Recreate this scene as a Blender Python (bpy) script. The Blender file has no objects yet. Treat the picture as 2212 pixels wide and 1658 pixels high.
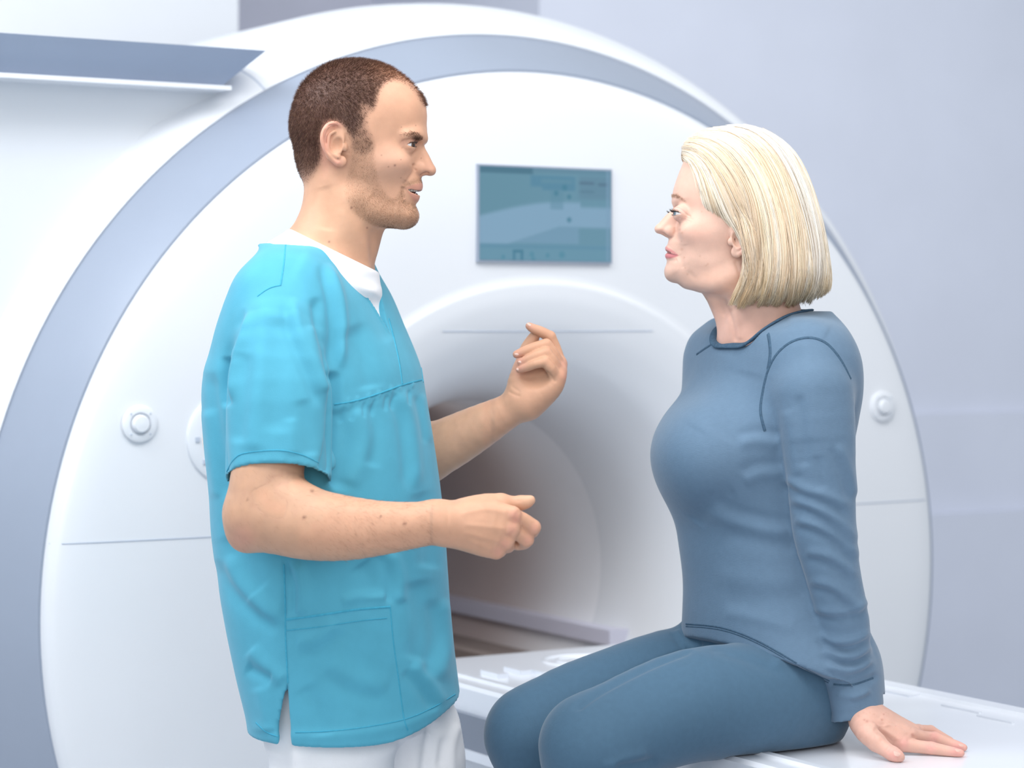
import bpy, bmesh, math, random, time
import numpy as np
from mathutils import Vector, Matrix
from mathutils.bvhtree import BVHTree
C = bpy.context.scene.collection
T0 = time.time()
# ------------------------------------------------------------------ camera, world, lights
FPX, PX0, PY0, CZ = 5000.0, 1106.0, 700.0, 1.42      # focal length in px, principal point, eye height
sc = bpy.context.scene
cam_d = bpy.data.cameras.new('camera'); cam = bpy.data.objects.new('camera', cam_d); C.objects.link(cam)
cam.location = (0, 0, CZ); cam.rotation_euler = (math.pi/2, 0, 0)
cam_d.sensor_width = 36.0; cam_d.lens = FPX/2212*36.0
cam_d.shift_y = -(829.0-PY0)/2212
cam_d.clip_end = 60
cam_d.dof.use_dof = True; cam_d.dof.focus_distance = 3.36; cam_d.dof.aperture_fstop = 3.6
sc.camera = cam
sc.view_settings.view_transform = 'Standard'; sc.view_settings.look = 'None'
sc.view_settings.gamma = 1.0; sc.view_settings.use_curve_mapping = False
sc.view_settings.exposure = 0.0
wd = bpy.data.worlds.new('world'); sc.world = wd; wd.use_nodes = True
wd.node_tree.nodes['Background'].inputs[0].default_value = (0.85, 0.92, 1.0, 1)
wd.node_tree.nodes['Background'].inputs[1].default_value = 0.58

def area(name, loc, target, sx, sy, power, color=(1, 1, 1)):
    l = bpy.data.lights.new(name, 'AREA'); l.shape = 'RECTANGLE'; l.size = sx; l.size_y = sy
    l.energy = power; l.color = color
    o = bpy.data.objects.new(name, l); C.objects.link(o); o.location = loc
    o.rotation_euler = (Vector(target)-Vector(loc)).to_track_quat('-Z', 'Y').to_euler()
    return o
area('ceiling_softlight', (0.1, 2.5, 3.1), (0.0, 3.4, 0.9), 3.0, 1.6, 43, (1.0, 0.98, 0.96))
area('front_fill', (0.1, -0.6, 2.25), (0.05, 3.5, 1.2), 2.6, 1.8, 52, (1.0, 0.99, 0.97))  # added fill from the camera side, no visible source
area("funnel_fill", (0.45, 3.0, 3.1), (0.2, 4.6, 0.9), 1.0, 0.7, 8, (1.0, 0.99, 0.98))  # added overhead fill to brighten the funnel round the bore
_p = (0.06-0.515*0.60, 4.40+0.857*0.60)      # added fill under the bore roof, to lift its darkness
area('bore_fill', (_p[0], _p[1], 1.245), (_p[0]+0.25, _p[1]+0.05, 0.85), 0.12, 0.5, 0.55, (1.0, 0.95, 0.93))
area('housing_fill', (-1.7, 3.0, 2.9), (-1.0, 4.3, 1.2), 2.0, 0.8, 42, (0.90, 0.95, 1.0))  # added fill that brightens the housing left of the ring
area('wall_fill', (2.0, 4.4, 3.1), (1.9, 6.2, 1.2), 2.4, 0.8, 16, (0.95, 0.97, 1.0))  # added fill for the walls behind and the scanner's right side

# ------------------------------------------------------------------ helpers: objects
def tag(o, label=None, cat=None, group=None, kind=None):
    if label: o['label'] = label
    if cat: o['category'] = cat
    if group: o['group'] = group
    if kind: o['kind'] = kind
    return o

def empty(name, loc, rz=0):
    o = bpy.data.objects.new(name, None); C.objects.link(o); o.location = loc; o.rotation_euler = (0, 0, rz)
    o.empty_display_size = 0.1
    return o

def mesh_np(name, V, F, mat=None, parent=None, smooth=True, colors=None):
    """V (n,3) array, F list/array of faces (all quads array or a list of polygons)"""
    me = bpy.data.meshes.new(name)
    V = np.asarray(V, dtype=np.float32)
    if isinstance(F, np.ndarray) and F.ndim == 2:
        n, k = F.shape
        me.vertices.add(len(V)); me.vertices.foreach_set('co', V.ravel())
        me.loops.add(n*k); me.loops.foreach_set('vertex_index', F.astype(np.int32).ravel())
        me.polygons.add(n); me.polygons.foreach_set('loop_start', np.arange(0, n*k, k, dtype=np.int32))
        me.update(calc_edges=True)
    else:
        me.from_pydata([tuple(v) for v in V], [], [tuple(int(i) for i in f) for f in F])
    if smooth:
        me.polygons.foreach_set('use_smooth', np.ones(len(me.polygons), dtype=bool))
    if colors is not None:
        at = me.color_attributes.new('tint', 'FLOAT_COLOR', 'POINT')
        at.data.foreach_set('color', np.asarray(colors, dtype=np.float32).ravel())
    if mat: me.materials.append(mat)
    me.validate(); me.update()
    o = bpy.data.objects.new(name, me); C.objects.link(o)
    if parent: o.parent = parent
    return o

def world_child(o, parent):
    """parent o, whose vertices are in world coordinates"""
    o.parent = parent; o.matrix_parent_inverse = parent.matrix_world.inverted() if False else Matrix.LocRotScale(parent.location, parent.rotation_euler, None).inverted()
    return o

def bm_obj(name, bm, mat=None, parent=None, smooth=False, bevel=0, seg=2):
    me = bpy.data.meshes.new(name)
    if bevel:
        bmesh.ops.bevel(bm, geom=[e for e in bm.edges if len(e.link_faces) == 2 and e.calc_face_angle(0) > 0.6], offset=bevel, segments=seg, affect='EDGES', profile=0.5)
    bmesh.ops.recalc_face_normals(bm, faces=bm.faces)
    bm.to_mesh(me); bm.free()
    if smooth:
        me.polygons.foreach_set('use_smooth', np.ones(len(me.polygons), dtype=bool))
        try: me.set_sharp_from_angle(angle=0.6)
        except Exception: pass
    if mat: me.materials.append(mat)
    o = bpy.data.objects.new(name, me); C.objects.link(o)
    if parent: o.parent = parent
    return o

def add_box(bm, x0, x1, y0, y1, z0, z1):
    vs = [bm.verts.new(p) for p in ((x0,y0,z0),(x1,y0,z0),(x1,y1,z0),(x0,y1,z0),(x0,y0,z1),(x1,y0,z1),(x1,y1,z1),(x0,y1,z1))]
    for f in ((0,3,2,1),(4,5,6,7),(0,1,5,4),(1,2,6,5),(2,3,7,6),(3,0,4,7)): bm.faces.new([vs[i] for i in f])

def box(name, x0, x1, y0, y1, z0, z1, mat, parent=None, bevel=0.0, seg=3):
    bm = bmesh.new(); add_box(bm, x0, x1, y0, y1, z0, z1)
    return bm_obj(name, bm, mat, parent, smooth=bevel > 0, bevel=bevel, seg=seg)

def lathe_y(name, prof, mat, parent, n=160, a0=0.0, a1=2*math.pi, cx=0.0, cz=0.0):
    """revolve a list of (radius, y) about the local y axis; full turn closes"""
    full = abs(a1-a0-2*math.pi) < 1e-6
    m = n if full else n+1
    prof = np.array(prof, dtype=float)
    ang = a0+(a1-a0)*np.arange(m)/n
    V = np.stack([cx+prof[None, :, 0]*np.cos(ang)[:, None], np.broadcast_to(prof[None, :, 1], (m, len(prof))), cz+prof[None, :, 0]*np.sin(ang)[:, None]], -1).reshape(-1, 3)
    k = len(prof); F = []
    for i in range(n):
        j = (i+1) % m
        for s in range(k-1): F.append((i*k+s, i*k+s+1, j*k+s+1, j*k+s))
    o = mesh_np(name, V, np.array(F), mat, parent)
    try: o.data.set_sharp_from_angle(angle=0.7)
    except Exception: pass
    return o

def spline(pts, n=8, closed=False):
    """Catmull-Rom through points (any dimension)"""
    P = np.array(pts, dtype=float); out = []
    m = len(P)
    rng = range(m) if closed else range(m-1)
    for i in rng:
        if closed: a, b, c, d = P[(i-1) % m], P[i], P[(i+1) % m], P[(i+2) % m]
        else: a, b, c, d = P[max(i-1, 0)], P[i], P[i+1], P[min(i+2, m-1)]
        for t in np.arange(n)/n:
            out.append(0.5*((2*b)+(-a+c)*t+(2*a-5*b+4*c-d)*t*t+(-a+3*b-3*c+d)*t**3))
    if not closed: out.append(P[-1])
    return np.array(out)

# ------------------------------------------------------------------ helpers: materials
def mat(name, col, rough=0.5, metal=0.0, spec=0.5, noise=None, bump=None, emit=None, sss=0.0, sheen=0.0, coat=0.0, attr=False):
    """noise=(scale, amount) mottles the colour; bump=(scale, strength, distance[, stretch xyz])"""
    m = bpy.data.materials.new(name); m.use_nodes = True
    nt = m.node_tree; b = nt.nodes['Principled BSDF']
    b.inputs['Base Color'].default_value = (*col, 1); b.inputs['Roughness'].default_value = rough
    b.inputs['Metallic'].default_value = metal; b.inputs['Specular IOR Level'].default_value = spec
    if sheen: b.inputs['Sheen Weight'].default_value = sheen; b.inputs['Sheen Roughness'].default_value = 0.4
    if coat: b.inputs['Coat Weight'].default_value = coat; b.inputs['Coat Roughness'].default_value = 0.15
    if sss:
        b.inputs['Subsurface Weight'].default_value = sss; b.inputs['Subsurface Scale'].default_value = 0.006
        b.inputs['Subsurface Radius'].default_value = (1.0, 0.35, 0.2)
    if emit: b.inputs['Emission Color'].default_value = (*emit[0], 1); b.inputs['Emission Strength'].default_value = emit[1]
    src = None
    tc = nt.nodes.new('ShaderNodeTexCoord')
    if attr:
        a = nt.nodes.new('ShaderNodeAttribute'); a.attribute_name = 'tint'; src = a.outputs['Color']
    if noise:
        nz = nt.nodes.new('ShaderNodeTexNoise'); nz.inputs['Scale'].default_value = noise[0]; nz.inputs['Detail'].default_value = 5
        nt.links.new(tc.outputs['Object'], nz.inputs['Vector'])
        mr = nt.nodes.new('ShaderNodeMapRange'); mr.inputs['To Min'].default_value = 1-noise[1]; mr.inputs['To Max'].default_value = 1+noise[1]
        mr.inputs['From Min'].default_value = 0.3; mr.inputs['From Max'].default_value = 0.7
        nt.links.new(nz.outputs['Fac'], mr.inputs['Value'])
        mx = nt.nodes.new('ShaderNodeMix'); mx.data_type = 'RGBA'; mx.blend_type = 'MULTIPLY'; mx.inputs['Factor'].default_value = 1
        if src: nt.links.new(src, mx.inputs['A'])
        else: mx.inputs['A'].default_value = (*col, 1)
        nt.links.new(mr.outputs['Result'], mx.inputs['B']); src = mx.outputs['Result']
    if src: nt.links.new(src, b.inputs['Base Color'])
    if bump:
        bz = nt.nodes.new('ShaderNodeTexNoise'); bz.inputs['Scale'].default_value = bump[0]; bz.inputs['Detail'].default_value = 4
        if len(bump) > 3:
            mp = nt.nodes.new('ShaderNodeMapping'); mp.inputs['Scale'].default_value = bump[3]
            nt.links.new(tc.outputs['Object'], mp.inputs['Vector']); nt.links.new(mp.outputs['Vector'], bz.inputs['Vector'])
        else: nt.links.new(tc.outputs['Object'], bz.inputs['Vector'])
        bp = nt.nodes.new('ShaderNodeBump'); bp.inputs['Strength'].default_value = bump[1]; bp.inputs['Distance'].default_value = bump[2]
        nt.links.new(bz.outputs['Fac'], bp.inputs['Height']); nt.links.new(bp.outputs['Normal'], b.inputs['Normal'])
    return m

M = {}
M['shell'] = mat('glossy_white_shell', (0.75, 0.77, 0.805), 0.32, noise=(3, 0.012), coat=0.25)
M['shell2'] = mat('satin_white_shell', (0.745, 0.77, 0.81), 0.45, noise=(3, 0.012))
M['band'] = mat('grey_satin_band', (0.30, 0.345, 0.43), 0.38, noise=(6, 0.02), coat=0.2)
M['bar'] = mat('grey_bar_paint', (0.36, 0.43, 0.56), 0.42, noise=(6, 0.02))
M['ledge'] = mat('lavender_ledge', (0.68, 0.68, 0.80), 0.5, noise=(6, 0.02))
M['bedbrown'] = mat('brown_bed_slide', (0.30, 0.25, 0.23), 0.6, noise=(6, 0.04))
M['seam'] = mat('seam_grey', (0.50, 0.55, 0.64), 0.6, noise=(20, 0.03))
M['liner'] = mat('shaded_bore_liner', (0.28, 0.215, 0.20), 0.6, noise=(5, 0.05))  # brown tone standing in for shade deep in the bore
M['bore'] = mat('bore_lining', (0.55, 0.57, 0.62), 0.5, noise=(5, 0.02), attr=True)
M['wall'] = mat('wall_paint', (0.72, 0.75, 0.85), 0.8, noise=(4, 0.02))
M['wall2'] = mat('wall_paint_grey', (0.62, 0.63, 0.72), 0.8, noise=(4, 0.02))
M['floor'] = mat('vinyl_floor', (0.50, 0.54, 0.60), 0.4, noise=(8, 0.06))
M['table'] = mat('white_table_plastic', (0.79, 0.82, 0.88), 0.28, noise=(7, 0.012), coat=0.4)
M['tablegrey'] = mat('grey_table_rail', (0.20, 0.23, 0.29), 0.3, noise=(9, 0.03), coat=0.3)
M['screen'] = mat('screen_glass', (0.03, 0.07, 0.09), 0.15, emit=((0.13, 0.26, 0.33), 0.72))
M['orange'] = mat('pale_orange_ring', (0.90, 0.72, 0.60), 0.5, noise=(30, 0.03))

# ------------------------------------------------------------------ the room
GA = math.radians(31.0)
gr = np.array([math.cos(GA), math.sin(GA)]); gn = np.array([-math.sin(GA), math.cos(GA)])
GC = np.array([0.06, 4.40]); GZ = 0.915
def g2w(u, v): return GC+gr*u+gn*v
def struct(o): o['kind'] = 'structure'; return o

def wall_obj(name, u0, u1, v0, v1, z0, z1, m):
    o = box(name, u0, u1, v0, v1, z0, z1, m); o.location = (GC[0], GC[1], 0); o.rotation_euler = (0, 0, GA); return struct(o)
o = box('floor', -8, 10, -1.0, 13, -0.1, 0.0, M['floor']); struct(o)
wall_obj('wall_back', -7.0, 0.99, 2.60, 2.75, 0.0, 3.2, M['wall2'])
wall_obj('wall_right', 0.99, 8.0, 1.62, 2.75, 0.0, 3.2, M['wall'])
wall_obj('trim_1', 1.0, 8.0, 1.585, 1.62, 0.0, 1.15, M['wall'])
wall_obj('trim_2', 1.62, 8.0, 1.53, 1.585, 0.0, 0.85, M['wall'])

# ------------------------------------------------------------------ the scanner
gan = empty('mri_scanner', (GC[0], GC[1], 0), GA)
tag(gan, 'large white ring-shaped MRI scanner with grey band round its face and small screen', 'medical scanner')
Z = GZ
# front cover: raised hood round the funnel, then the wide disc
hood = spline([(0.352, 0.34), (0.358, 0.27), (0.372, 0.19), (0.398, 0.12), (0.438, 0.058), (0.49, 0.018), (0.54, 0.0), (0.575, -0.004), (0.584, -0.003)], 6)
lathe_y('bore_funnel', hood, M['shell'], gan, 180, cz=Z)
face = [(0.584, -0.003), (0.587, -0.002), (0.590, 0.0)]+[tuple(p) for p in spline([(0.590, 0.0), (0.75, -0.004), (0.90, 0.0), (0.958, 0.006), (0.976, 0.014), (0.985, 0.026)], 8)[1:]]
lathe_y('front_cover', face, M['shell'], gan, 220, cz=Z)
band = [(0.985, 0.026), (0.990, 0.024), (1.062, 0.130), (1.066, 0.138)]
lathe_y('grey_band', band, M['band'], gan, 220, cz=Z)
shell = [(1.066, 0.138), (1.069, 0.134)]+[tuple(p) for p in spline([(1.069, 0.134), (1.10, 0.165), (1.135, 0.24), (1.152, 0.34), (1.158, 0.5), (1.158, 1.25), (1.12, 1.34), (1.0, 1.37), (0.36, 1.37)], 6)]
lathe_y('outer_shell', shell, M['shell2'], gan, 220, cz=Z)
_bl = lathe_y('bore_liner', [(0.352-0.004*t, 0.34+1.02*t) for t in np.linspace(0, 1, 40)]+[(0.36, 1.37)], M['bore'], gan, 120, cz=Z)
_t = np.clip((np.array([v.co.y for v in _bl.data.vertices])-0.36)/0.42, 0, 1); _t = (_t*_t*(3-2*_t))[:, None]      # shade painted in: pale mouth, falling off to warm brown deeper in
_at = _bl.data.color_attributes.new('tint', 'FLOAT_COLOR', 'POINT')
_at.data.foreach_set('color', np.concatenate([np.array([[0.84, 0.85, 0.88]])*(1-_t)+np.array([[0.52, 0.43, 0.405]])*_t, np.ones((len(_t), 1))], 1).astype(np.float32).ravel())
box('bore_ledge', 0.295, 0.343, 0.22, 1.34, 0.762, 0.793, M['ledge'], gan, 0.006)
box('bed_slide', -0.285, 0.285, 0.10, 1.34, 0.690, 0.715, M['bedbrown'], gan, 0.006)
box('slide_rail', 0.10, 0.13, 0.12, 1.30, 0.715, 0.735, M['bedbrown'], gan, 0.004)
# horizontal joint between upper and lower cover, left and right of the hood
def face_y(r):
    f = np.array(face); return float(np.interp(r, f[:, 0], f[:, 1]))
def strip_on(name, path, w, yoff, m, parent, fy=face_y):
    """thin raised strip lying on the disc along (x,z) points"""
    P = np.array(path); V = []; F = []
    for i, p in enumerate(P):
        t = P[min(i+1, len(P)-1)]-P[max(i-1, 0)]; t = t/np.linalg.norm(t); nn = np.array([-t[1], t[0]])*w/2
        r = math.hypot(*p); y = fy(r)-yoff
        for q, yy in ((p-nn, y+yoff+0.002), (p-nn*0.8, y), (p+nn*0.8, y), (p+nn, y+yoff+0.002)): V.append((q[0], yy, q[1]+Z))
    for i in range(len(P)-1):
        for s in range(3): F.append((i*4+s, i*4+s+1, i*4+s+5, i*4+s+4))
    return mesh_np(name, V, np.array(F), m, parent)
zs = 1.049-Z
strip_on('cover_joint', [(x, zs) for x in np.linspace(-0.972, -0.60, 20)], 0.0032, 0.0007, M['seam'], gan)
strip_on('cover_joint', [(x, zs) for x in np.linspace(0.60, 0.972, 20)], 0.0032, 0.0007, M['seam'], gan)
hf = hood[np.argsort(hood[:, 0])]
strip_on('hood_joint', [(x, 0.492+0.0*x) for x in np.linspace(-0.22, 0.25, 20)], 0.0036, 0.0005, M['seam'], gan, fy=lambda r: float(np.interp(r, hf[:, 0], hf[:, 1])))
# joint across the shell, upper left
def shell_joint(deg):
    S = np.array(shell[:30]); a = math.radians(deg); V = []; F = []
    for r, y in S:
        for da, dr in ((-0.0022, 0.0), (0.0, 0.0012), (0.0022, 0.0)): V.append(((r+dr)*math.cos(a+da), y, Z+(r+dr)*math.sin(a+da)))
    for i in range(len(S)-1):
        for s in range(2): F.append((i*3+s, i*3+s+1, i*3+s+4, i*3+s+3))
    mesh_np('shell_joint', V, np.array(F), M['seam'], gan)
shell_joint(119)
# round knobs on the disc
def knob(u, z, rs=1.0):
    k = lathe_y('speaker_knob', [(0.0325*rs, -0.001), (0.032*rs, -0.006), (0.029*rs, -0.008), (0.020*rs, -0.008), (0.0185*rs, -0.003), (0.016*rs, -0.003), (0.0155*rs, -0.012), (0.013*rs, -0.015), (0.0, -0.016)], M['shell2'], gan, 60, cx=u, cz=Z+z)
    for q in range(4):
        a = math.pi*(q/2+0.25)
        lathe_y('screw', [(0.0016, -0.0078), (0.0016, -0.0092), (0.0, -0.0095)], M['seam'], k, 10, cx=u+0.025*rs*math.cos(a), cz=Z+z+0.025*rs*math.sin(a))
knob(-0.818, 0.334); knob(0.830, 0.334)
cp = lathe_y('control_panel', [(0.080, -0.001), (0.079, -0.008), (0.074, -0.010), (0.052, -0.010), (0.050, -0.006), (0.036, -0.006), (0.034, -0.012), (0.0, -0.013)], M['shell2'], gan, 80, cx=-0.652, cz=Z+0.305)
lathe_y('orange_ring', [(0.0525, -0.0095), (0.051, -0.0115), (0.0475, -0.0112), (0.0465, -0.0055)], M['orange'], cp, 80, cx=-0.652, cz=Z+0.305)
for q in range(3):
    a = math.pi*(1+0.22*(q-1)); bx, bz = -0.652+0.062*math.cos(a), Z+0.305+0.062*math.sin(a)
    box('panel_button', bx-0.004, bx+0.004, -0.0125, -0.0095, bz-0.004, bz+0.004, M['seam'], cp, 0.0012)
# screen
def screen_mat():
    """what the little display shows: pale ramp shape, tracks and soft icons, in the panel's own x/z"""
    m = M['screen']; nt = m.node_tree; b = nt.nodes['Principled BSDF']
    a = nt.nodes.new('ShaderNodeAttribute'); a.attribute_name = 'tint'
    nt.links.new(a.outputs['Color'], b.inputs['Emission Color']); return m
def build_screen():
    nx, nz = 150, 90; x0, x1, z0, z1 = -0.1467, 0.1462, 1.540, 1.7155
    gx, gz = np.meshgrid(np.linspace(0, 1, nx), np.linspace(0, 1, nz), indexing='ij')
    col = np.zeros((nx, nz, 3)); col[:] = (0.135, 0.27, 0.36)
    def sm(a, b, v): t = np.clip((v-a)/(b-a), 0, 1); return t*t*(3-2*t)
    def put(maskv, c): col[:] = col*(1-maskv[..., None])+np.array(c)*maskv[..., None]
    def rect(a, b, c, d, s=0.012): return sm(a-s, a+s, gx)*(1-sm(b-s, b+s, gx))*sm(c-s, c+s, gz)*(1-sm(d-s, d+s, gz))
    def dot(x, z, r): return 1-sm(r*0.4, r*1.2, np.hypot((gx-x)*1.65, gz-z))
    put(sm(0, 1, 1-gx)*0.35*(gz > 0.3), (0.09, 0.20, 0.25))
    ramp_top = 0.47+0.17*np.sin(np.clip(gx/0.62, 0, 1)*1.5)-0.05*(gx > 0.76)
    ramp_bot = 0.17+0.20*np.clip((gx-0.2)/0.4, 0, 1)
    put(sm(-0.03, 0.03, ramp_top-gz)*sm(-0.02, 0.02, gz-ramp_bot), (0.245, 0.385, 0.54))
    put(sm(-0.02, 0.02, ramp_bot-gz)*rect(0.0, 0.75, 0.19, 0.5)*0.7, (0.20, 0.33, 0.48))
    put(rect(0, 1, 0.0, 0.18)*0.85, (0.135, 0.28, 0.38))
    put(rect(0.0, 0.40, 0.93, 1.05), (0.045, 0.12, 0.18)); put(rect(0.40, 1.0, 0.95, 1.05)*0.8, (0.11, 0.21, 0.29))
    hull = rect(0.38, 0.72, 0.80, 0.92)+rect(0.47, 0.72, 0.765, 0.82); put(np.clip(hull, 0, 1)*0.85, (0.07, 0.20, 0.31))
    put(rect(0.53, 0.63, 0.56, 0.78)*0.55, (0.10, 0.23, 0.32)); put(rect(0.46, 0.70, 0.84, 0.885)*0.5, (0.13, 0.26, 0.33))
    put(rect(0.75, 1.0, 0.68, 0.93, 0.03)*0.5, (0.10, 0.17, 0.25)); put(rect(0.755, 0.87, 0.84, 0.87)*0.8, (0.06, 0.09, 0.16)); put(rect(0.90, 0.98, 0.83, 0.86)*0.8, (0.06, 0.09, 0.16)); put(rect(0.76, 0.87, 0.75, 0.775)*0.7, (0.07, 0.14, 0.21))
    for x, z, r in ((0.575, 0.735, 0.035), (0.675, 0.70, 0.033), (0.675, 0.45, 0.035), (0.64, 0.80, 0.04)): put(dot(x, z, r)*0.85, (0.03, 0.16, 0.24))
    for x, z, r in ((0.175, 0.035, 0.03), (0.39, 0.07, 0.035), (0.40, 0.02, 0.03), (0.51, 0.06, 0.03), (0.62, 0.07, 0.045)): put(dot(x, z, r)*0.8, (0.06, 0.22, 0.31))
    put(rect(0.247, 0.265, 0.0, 0.11, 0.006), (0.04, 0.16, 0.25)); put(rect(0.305, 0.325, 0.0, 0.11, 0.006), (0.04, 0.16, 0.25)); put(rect(0.247, 0.325, 0.085, 0.115, 0.006), (0.04, 0.16, 0.25))
    put(rect(0.0, 1.0, 0.13, 0.17, 0.01)*0.5, (0.09, 0.22, 0.34)); put(rect(0.965, 0.985, 0.0, 1.0, 0.005)*0.6, (0.22, 0.34, 0.50))
    V = np.stack([x0+(x1-x0)*gx, np.full_like(gx, -0.0105), z0+(z1-z0)*gz], -1).reshape(-1, 3)
    idx = np.arange(nx*nz).reshape(nx, nz)
    F = np.stack([idx[:-1, :-1], idx[1:, :-1], idx[1:, 1:], idx[:-1, 1:]], -1).reshape(-1, 4)
    cc = np.concatenate([col.reshape(-1, 3), np.ones((nx*nz, 1))], 1)
    fr = box('screen_frame', x0-0.0035, x1+0.0035, -0.0095, 0.004, z0-0.0035, z1+0.0035, M['band'], gan, 0.002)
    mesh_np('display', V, F, screen_mat(), fr, colors=cc)
build_screen()
# the housing that carries on to the left of the ring
hz = 1.914
def prism_x(name, prof, x0, x1, m, parent, bevel=0, x1s=None):
    """prism along x of a closed (y,z) outline; x1s slants the right end per point"""
    bm = bmesh.new(); n = len(prof)
    A = [bm.verts.new((x0, p[0], p[1])) for p in prof]
    B = [bm.verts.new(((x1s[i] if x1s else x1), p[0], p[1])) for i, p in enumerate(prof)]
    for i in range(n): bm.faces.new((A[i], A[(i+1) % n], B[(i+1) % n], B[i]))
    bm.faces.new(A[::-1]); bm.faces.new(B)
    return bm_obj(name, bm, m, parent, smooth=bevel > 0, bevel=bevel, seg=3)
prism_x('side_housing', [(0.20, 0.0), (0.20, 1.78), (0.16, 1.86), (0.16, hz-0.01), (0.20, hz), (1.30, hz), (1.30, 0.0)], -2.3, -0.60, M['shell2'], gan, 0.012)
prism_x('grey_trim_bar', [(0.055, hz-0.002), (0.125, 1.850), (0.20, 1.85), (0.20, hz-0.002)], -2.3, -0.545, M['bar'], gan, 0.004, x1s=[-0.552, -0.610, -0.610, -0.552])
prism_x('trim_lip', [(0.100, 1.842), (0.100, 1.850), (0.20, 1.850), (0.20, 1.842)], -2.3, -0.60, M['shell2'], gan, 0.003)
# the service cabinet hanging behind
cab = box('hanging_cabinet', -2.9, 0.089, 1.6, 2.2, 2.085, 3.15, M['shell2'], None, 0.03); cab.location = (GC[0], GC[1], 0); cab.rotation_euler = (0, 0, GA)
tag(cab, 'plain white cabinet above and behind the left of the scanner, at the upper left corner', 'cabinet')

# ------------------------------------------------------------------ the table
TZ = 0.80
tab = empty('patient_table', (GC[0], GC[1], 0), GA); tag(tab, 'long white patient table with grey side rails running out of the scanner', 'patient table')
def build_table():
    # local frame: x across, y along the axis (negative = towards the room)
    a = g2w(0, 0)
    def loc(x, y): d = np.array([x, y])-GC; return float(d@gr), float(d@gn)
    near = loc(0.3485, 3.263); far = loc(0.638, 4.068)
    end = loc(-0.238, 4.235)
    return near, far, end
tn, tf, te = build_table()
print('table local', tn, tf, te)
X0, X1, YE = tn[0], tf[0], te[1]
YL = -2.35
def rounded_top():
    n = 24
    prof = [(X0, TZ-0.045), (X0, TZ-0.006), (X0+0.006, TZ), (X0+0.040, TZ), (X0+0.044, TZ+0.004), (X0+0.058, TZ+0.004), (X0+0.063, TZ-0.001), (X0+0.075, TZ-0.002), ((X0+X1)/2, TZ-0.002), (X1-0.075, TZ-0.002), (X1-0.063, TZ-0.001), (X1-0.058, TZ+0.004), (X1-0.044, TZ+0.004), (X1-0.040, TZ), (X1-0.006, TZ), (X1, TZ-0.006), (X1, TZ-0.045)]
    V = []; F = []; k = len(prof)
    for y in (YL, YE): V += [(p[0], y, p[1]) for p in prof]
    for s in range(k-1): F.append((s, s+1, k+s+1, k+s))
    F.append((k-1, 0, k, 2*k-1)); F.append(tuple(range(k))[::-1]); F.append(tuple(range(k, 2*k)))
    o = mesh_np('table_top', V, F, M['table'], tab, smooth=True)
    try: o.data.set_sharp_from_angle(angle=0.5)
    except Exception: pass
    return o
tt = rounded_top()
box('table_rail', X0-0.012, X0+0.03, YL, YE-0.0, TZ-0.105, TZ-0.045, M['tablegrey'], tab, 0.006)
box('table_rail', X1-0.03, X1+0.012, YL, YE-0.0, TZ-0.105, TZ-0.045, M['tablegrey'], tab, 0.006)
box('table_rail_lip', X0-0.018, X0+0.0, YL, YE-0.0, TZ-0.120, TZ-0.104, M['table'], tab, 0.004)
box('table_base', X0+0.005, X1-0.005, YL+0.05, YE-0.05, 0.0, TZ-0.105, M['shell2'], tab, 0.03)

def on_table(px, py):
    """point of the table top seen at (px,py), in the table's own x/y"""
    d = (CZ-TZ)*FPX/(py-PY0); v = np.array([(px-PX0)*d/FPX, d])-GC
    return float(v@gr), float(v@gn)
def ring_on_table(px, py, r, w):
    x, y = on_table(px, py); V = []; F = []; n = 60
    for i in range(n):
        a = 2*math.pi*i/n
        for rr, zz in ((r-w, TZ-.0022), (r-w*.6, TZ+.0005), (r+w*.6, TZ+.0005), (r+w, TZ-.0022)): V.append((x+rr*math.cos(a), y+rr*math.sin(a), zz))
    for i in range(n):
        j = (i+1) % n
        for s in range(3): F.append((i*4+s, i*4+s+1, j*4+s+1, j*4+s))
    mesh_np('moulded_ring', V, np.array(F), M['table'], tab)
ring_on_table(1262, 1424, 0.075, 0.004); ring_on_table(1262, 1424, 0.050, 0.003)
for px_, py_, a_, b_, hh_ in ((1068, 1457, .011, .030, .006), (1118, 1450, .011, .030, .006), (1165, 1452, .008, .020, .004)):
    x, y = on_table(px_, py_); box('table_catch', x-a_, x+a_, y-b_, y+b_, TZ-.003, TZ+hh_, M['table'], tab, 0.003)
for px_, py_, a_, b_ in ((1945, 1490, .028, .055), (2076, 1530, .003, .045), (2150, 1552, .003, .040)):
    x, y = on_table(px_, py_); box('table_inlay', x-a_, x+a_, y-b_, y+b_, TZ-.003, TZ+.0012, M['table'], tab, 0.001)

# ------------------------------------------------------------------ helpers: organic surfaces (signed distance fields turned into meshes)
def P3(px, py, d):
    """the point seen at (px,py) of the frame at distance d"""
    return np.array([(px-PX0)*d/FPX, d, CZ-(py-PY0)*d/FPX], dtype=np.float64)

def smin(a, b, k):
    if k <= 0: return np.minimum(a, b)
    h = np.maximum(k-np.abs(a-b), 0)/k
    return np.minimum(a, b)-h*h*k*0.25
def smax(a, b, k): return -smin(-a, -b, k)
def sstep(a, b, v):
    t = np.clip((v-a)/(b-a), 0, 1); return t*t*(3-2*t)

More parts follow.
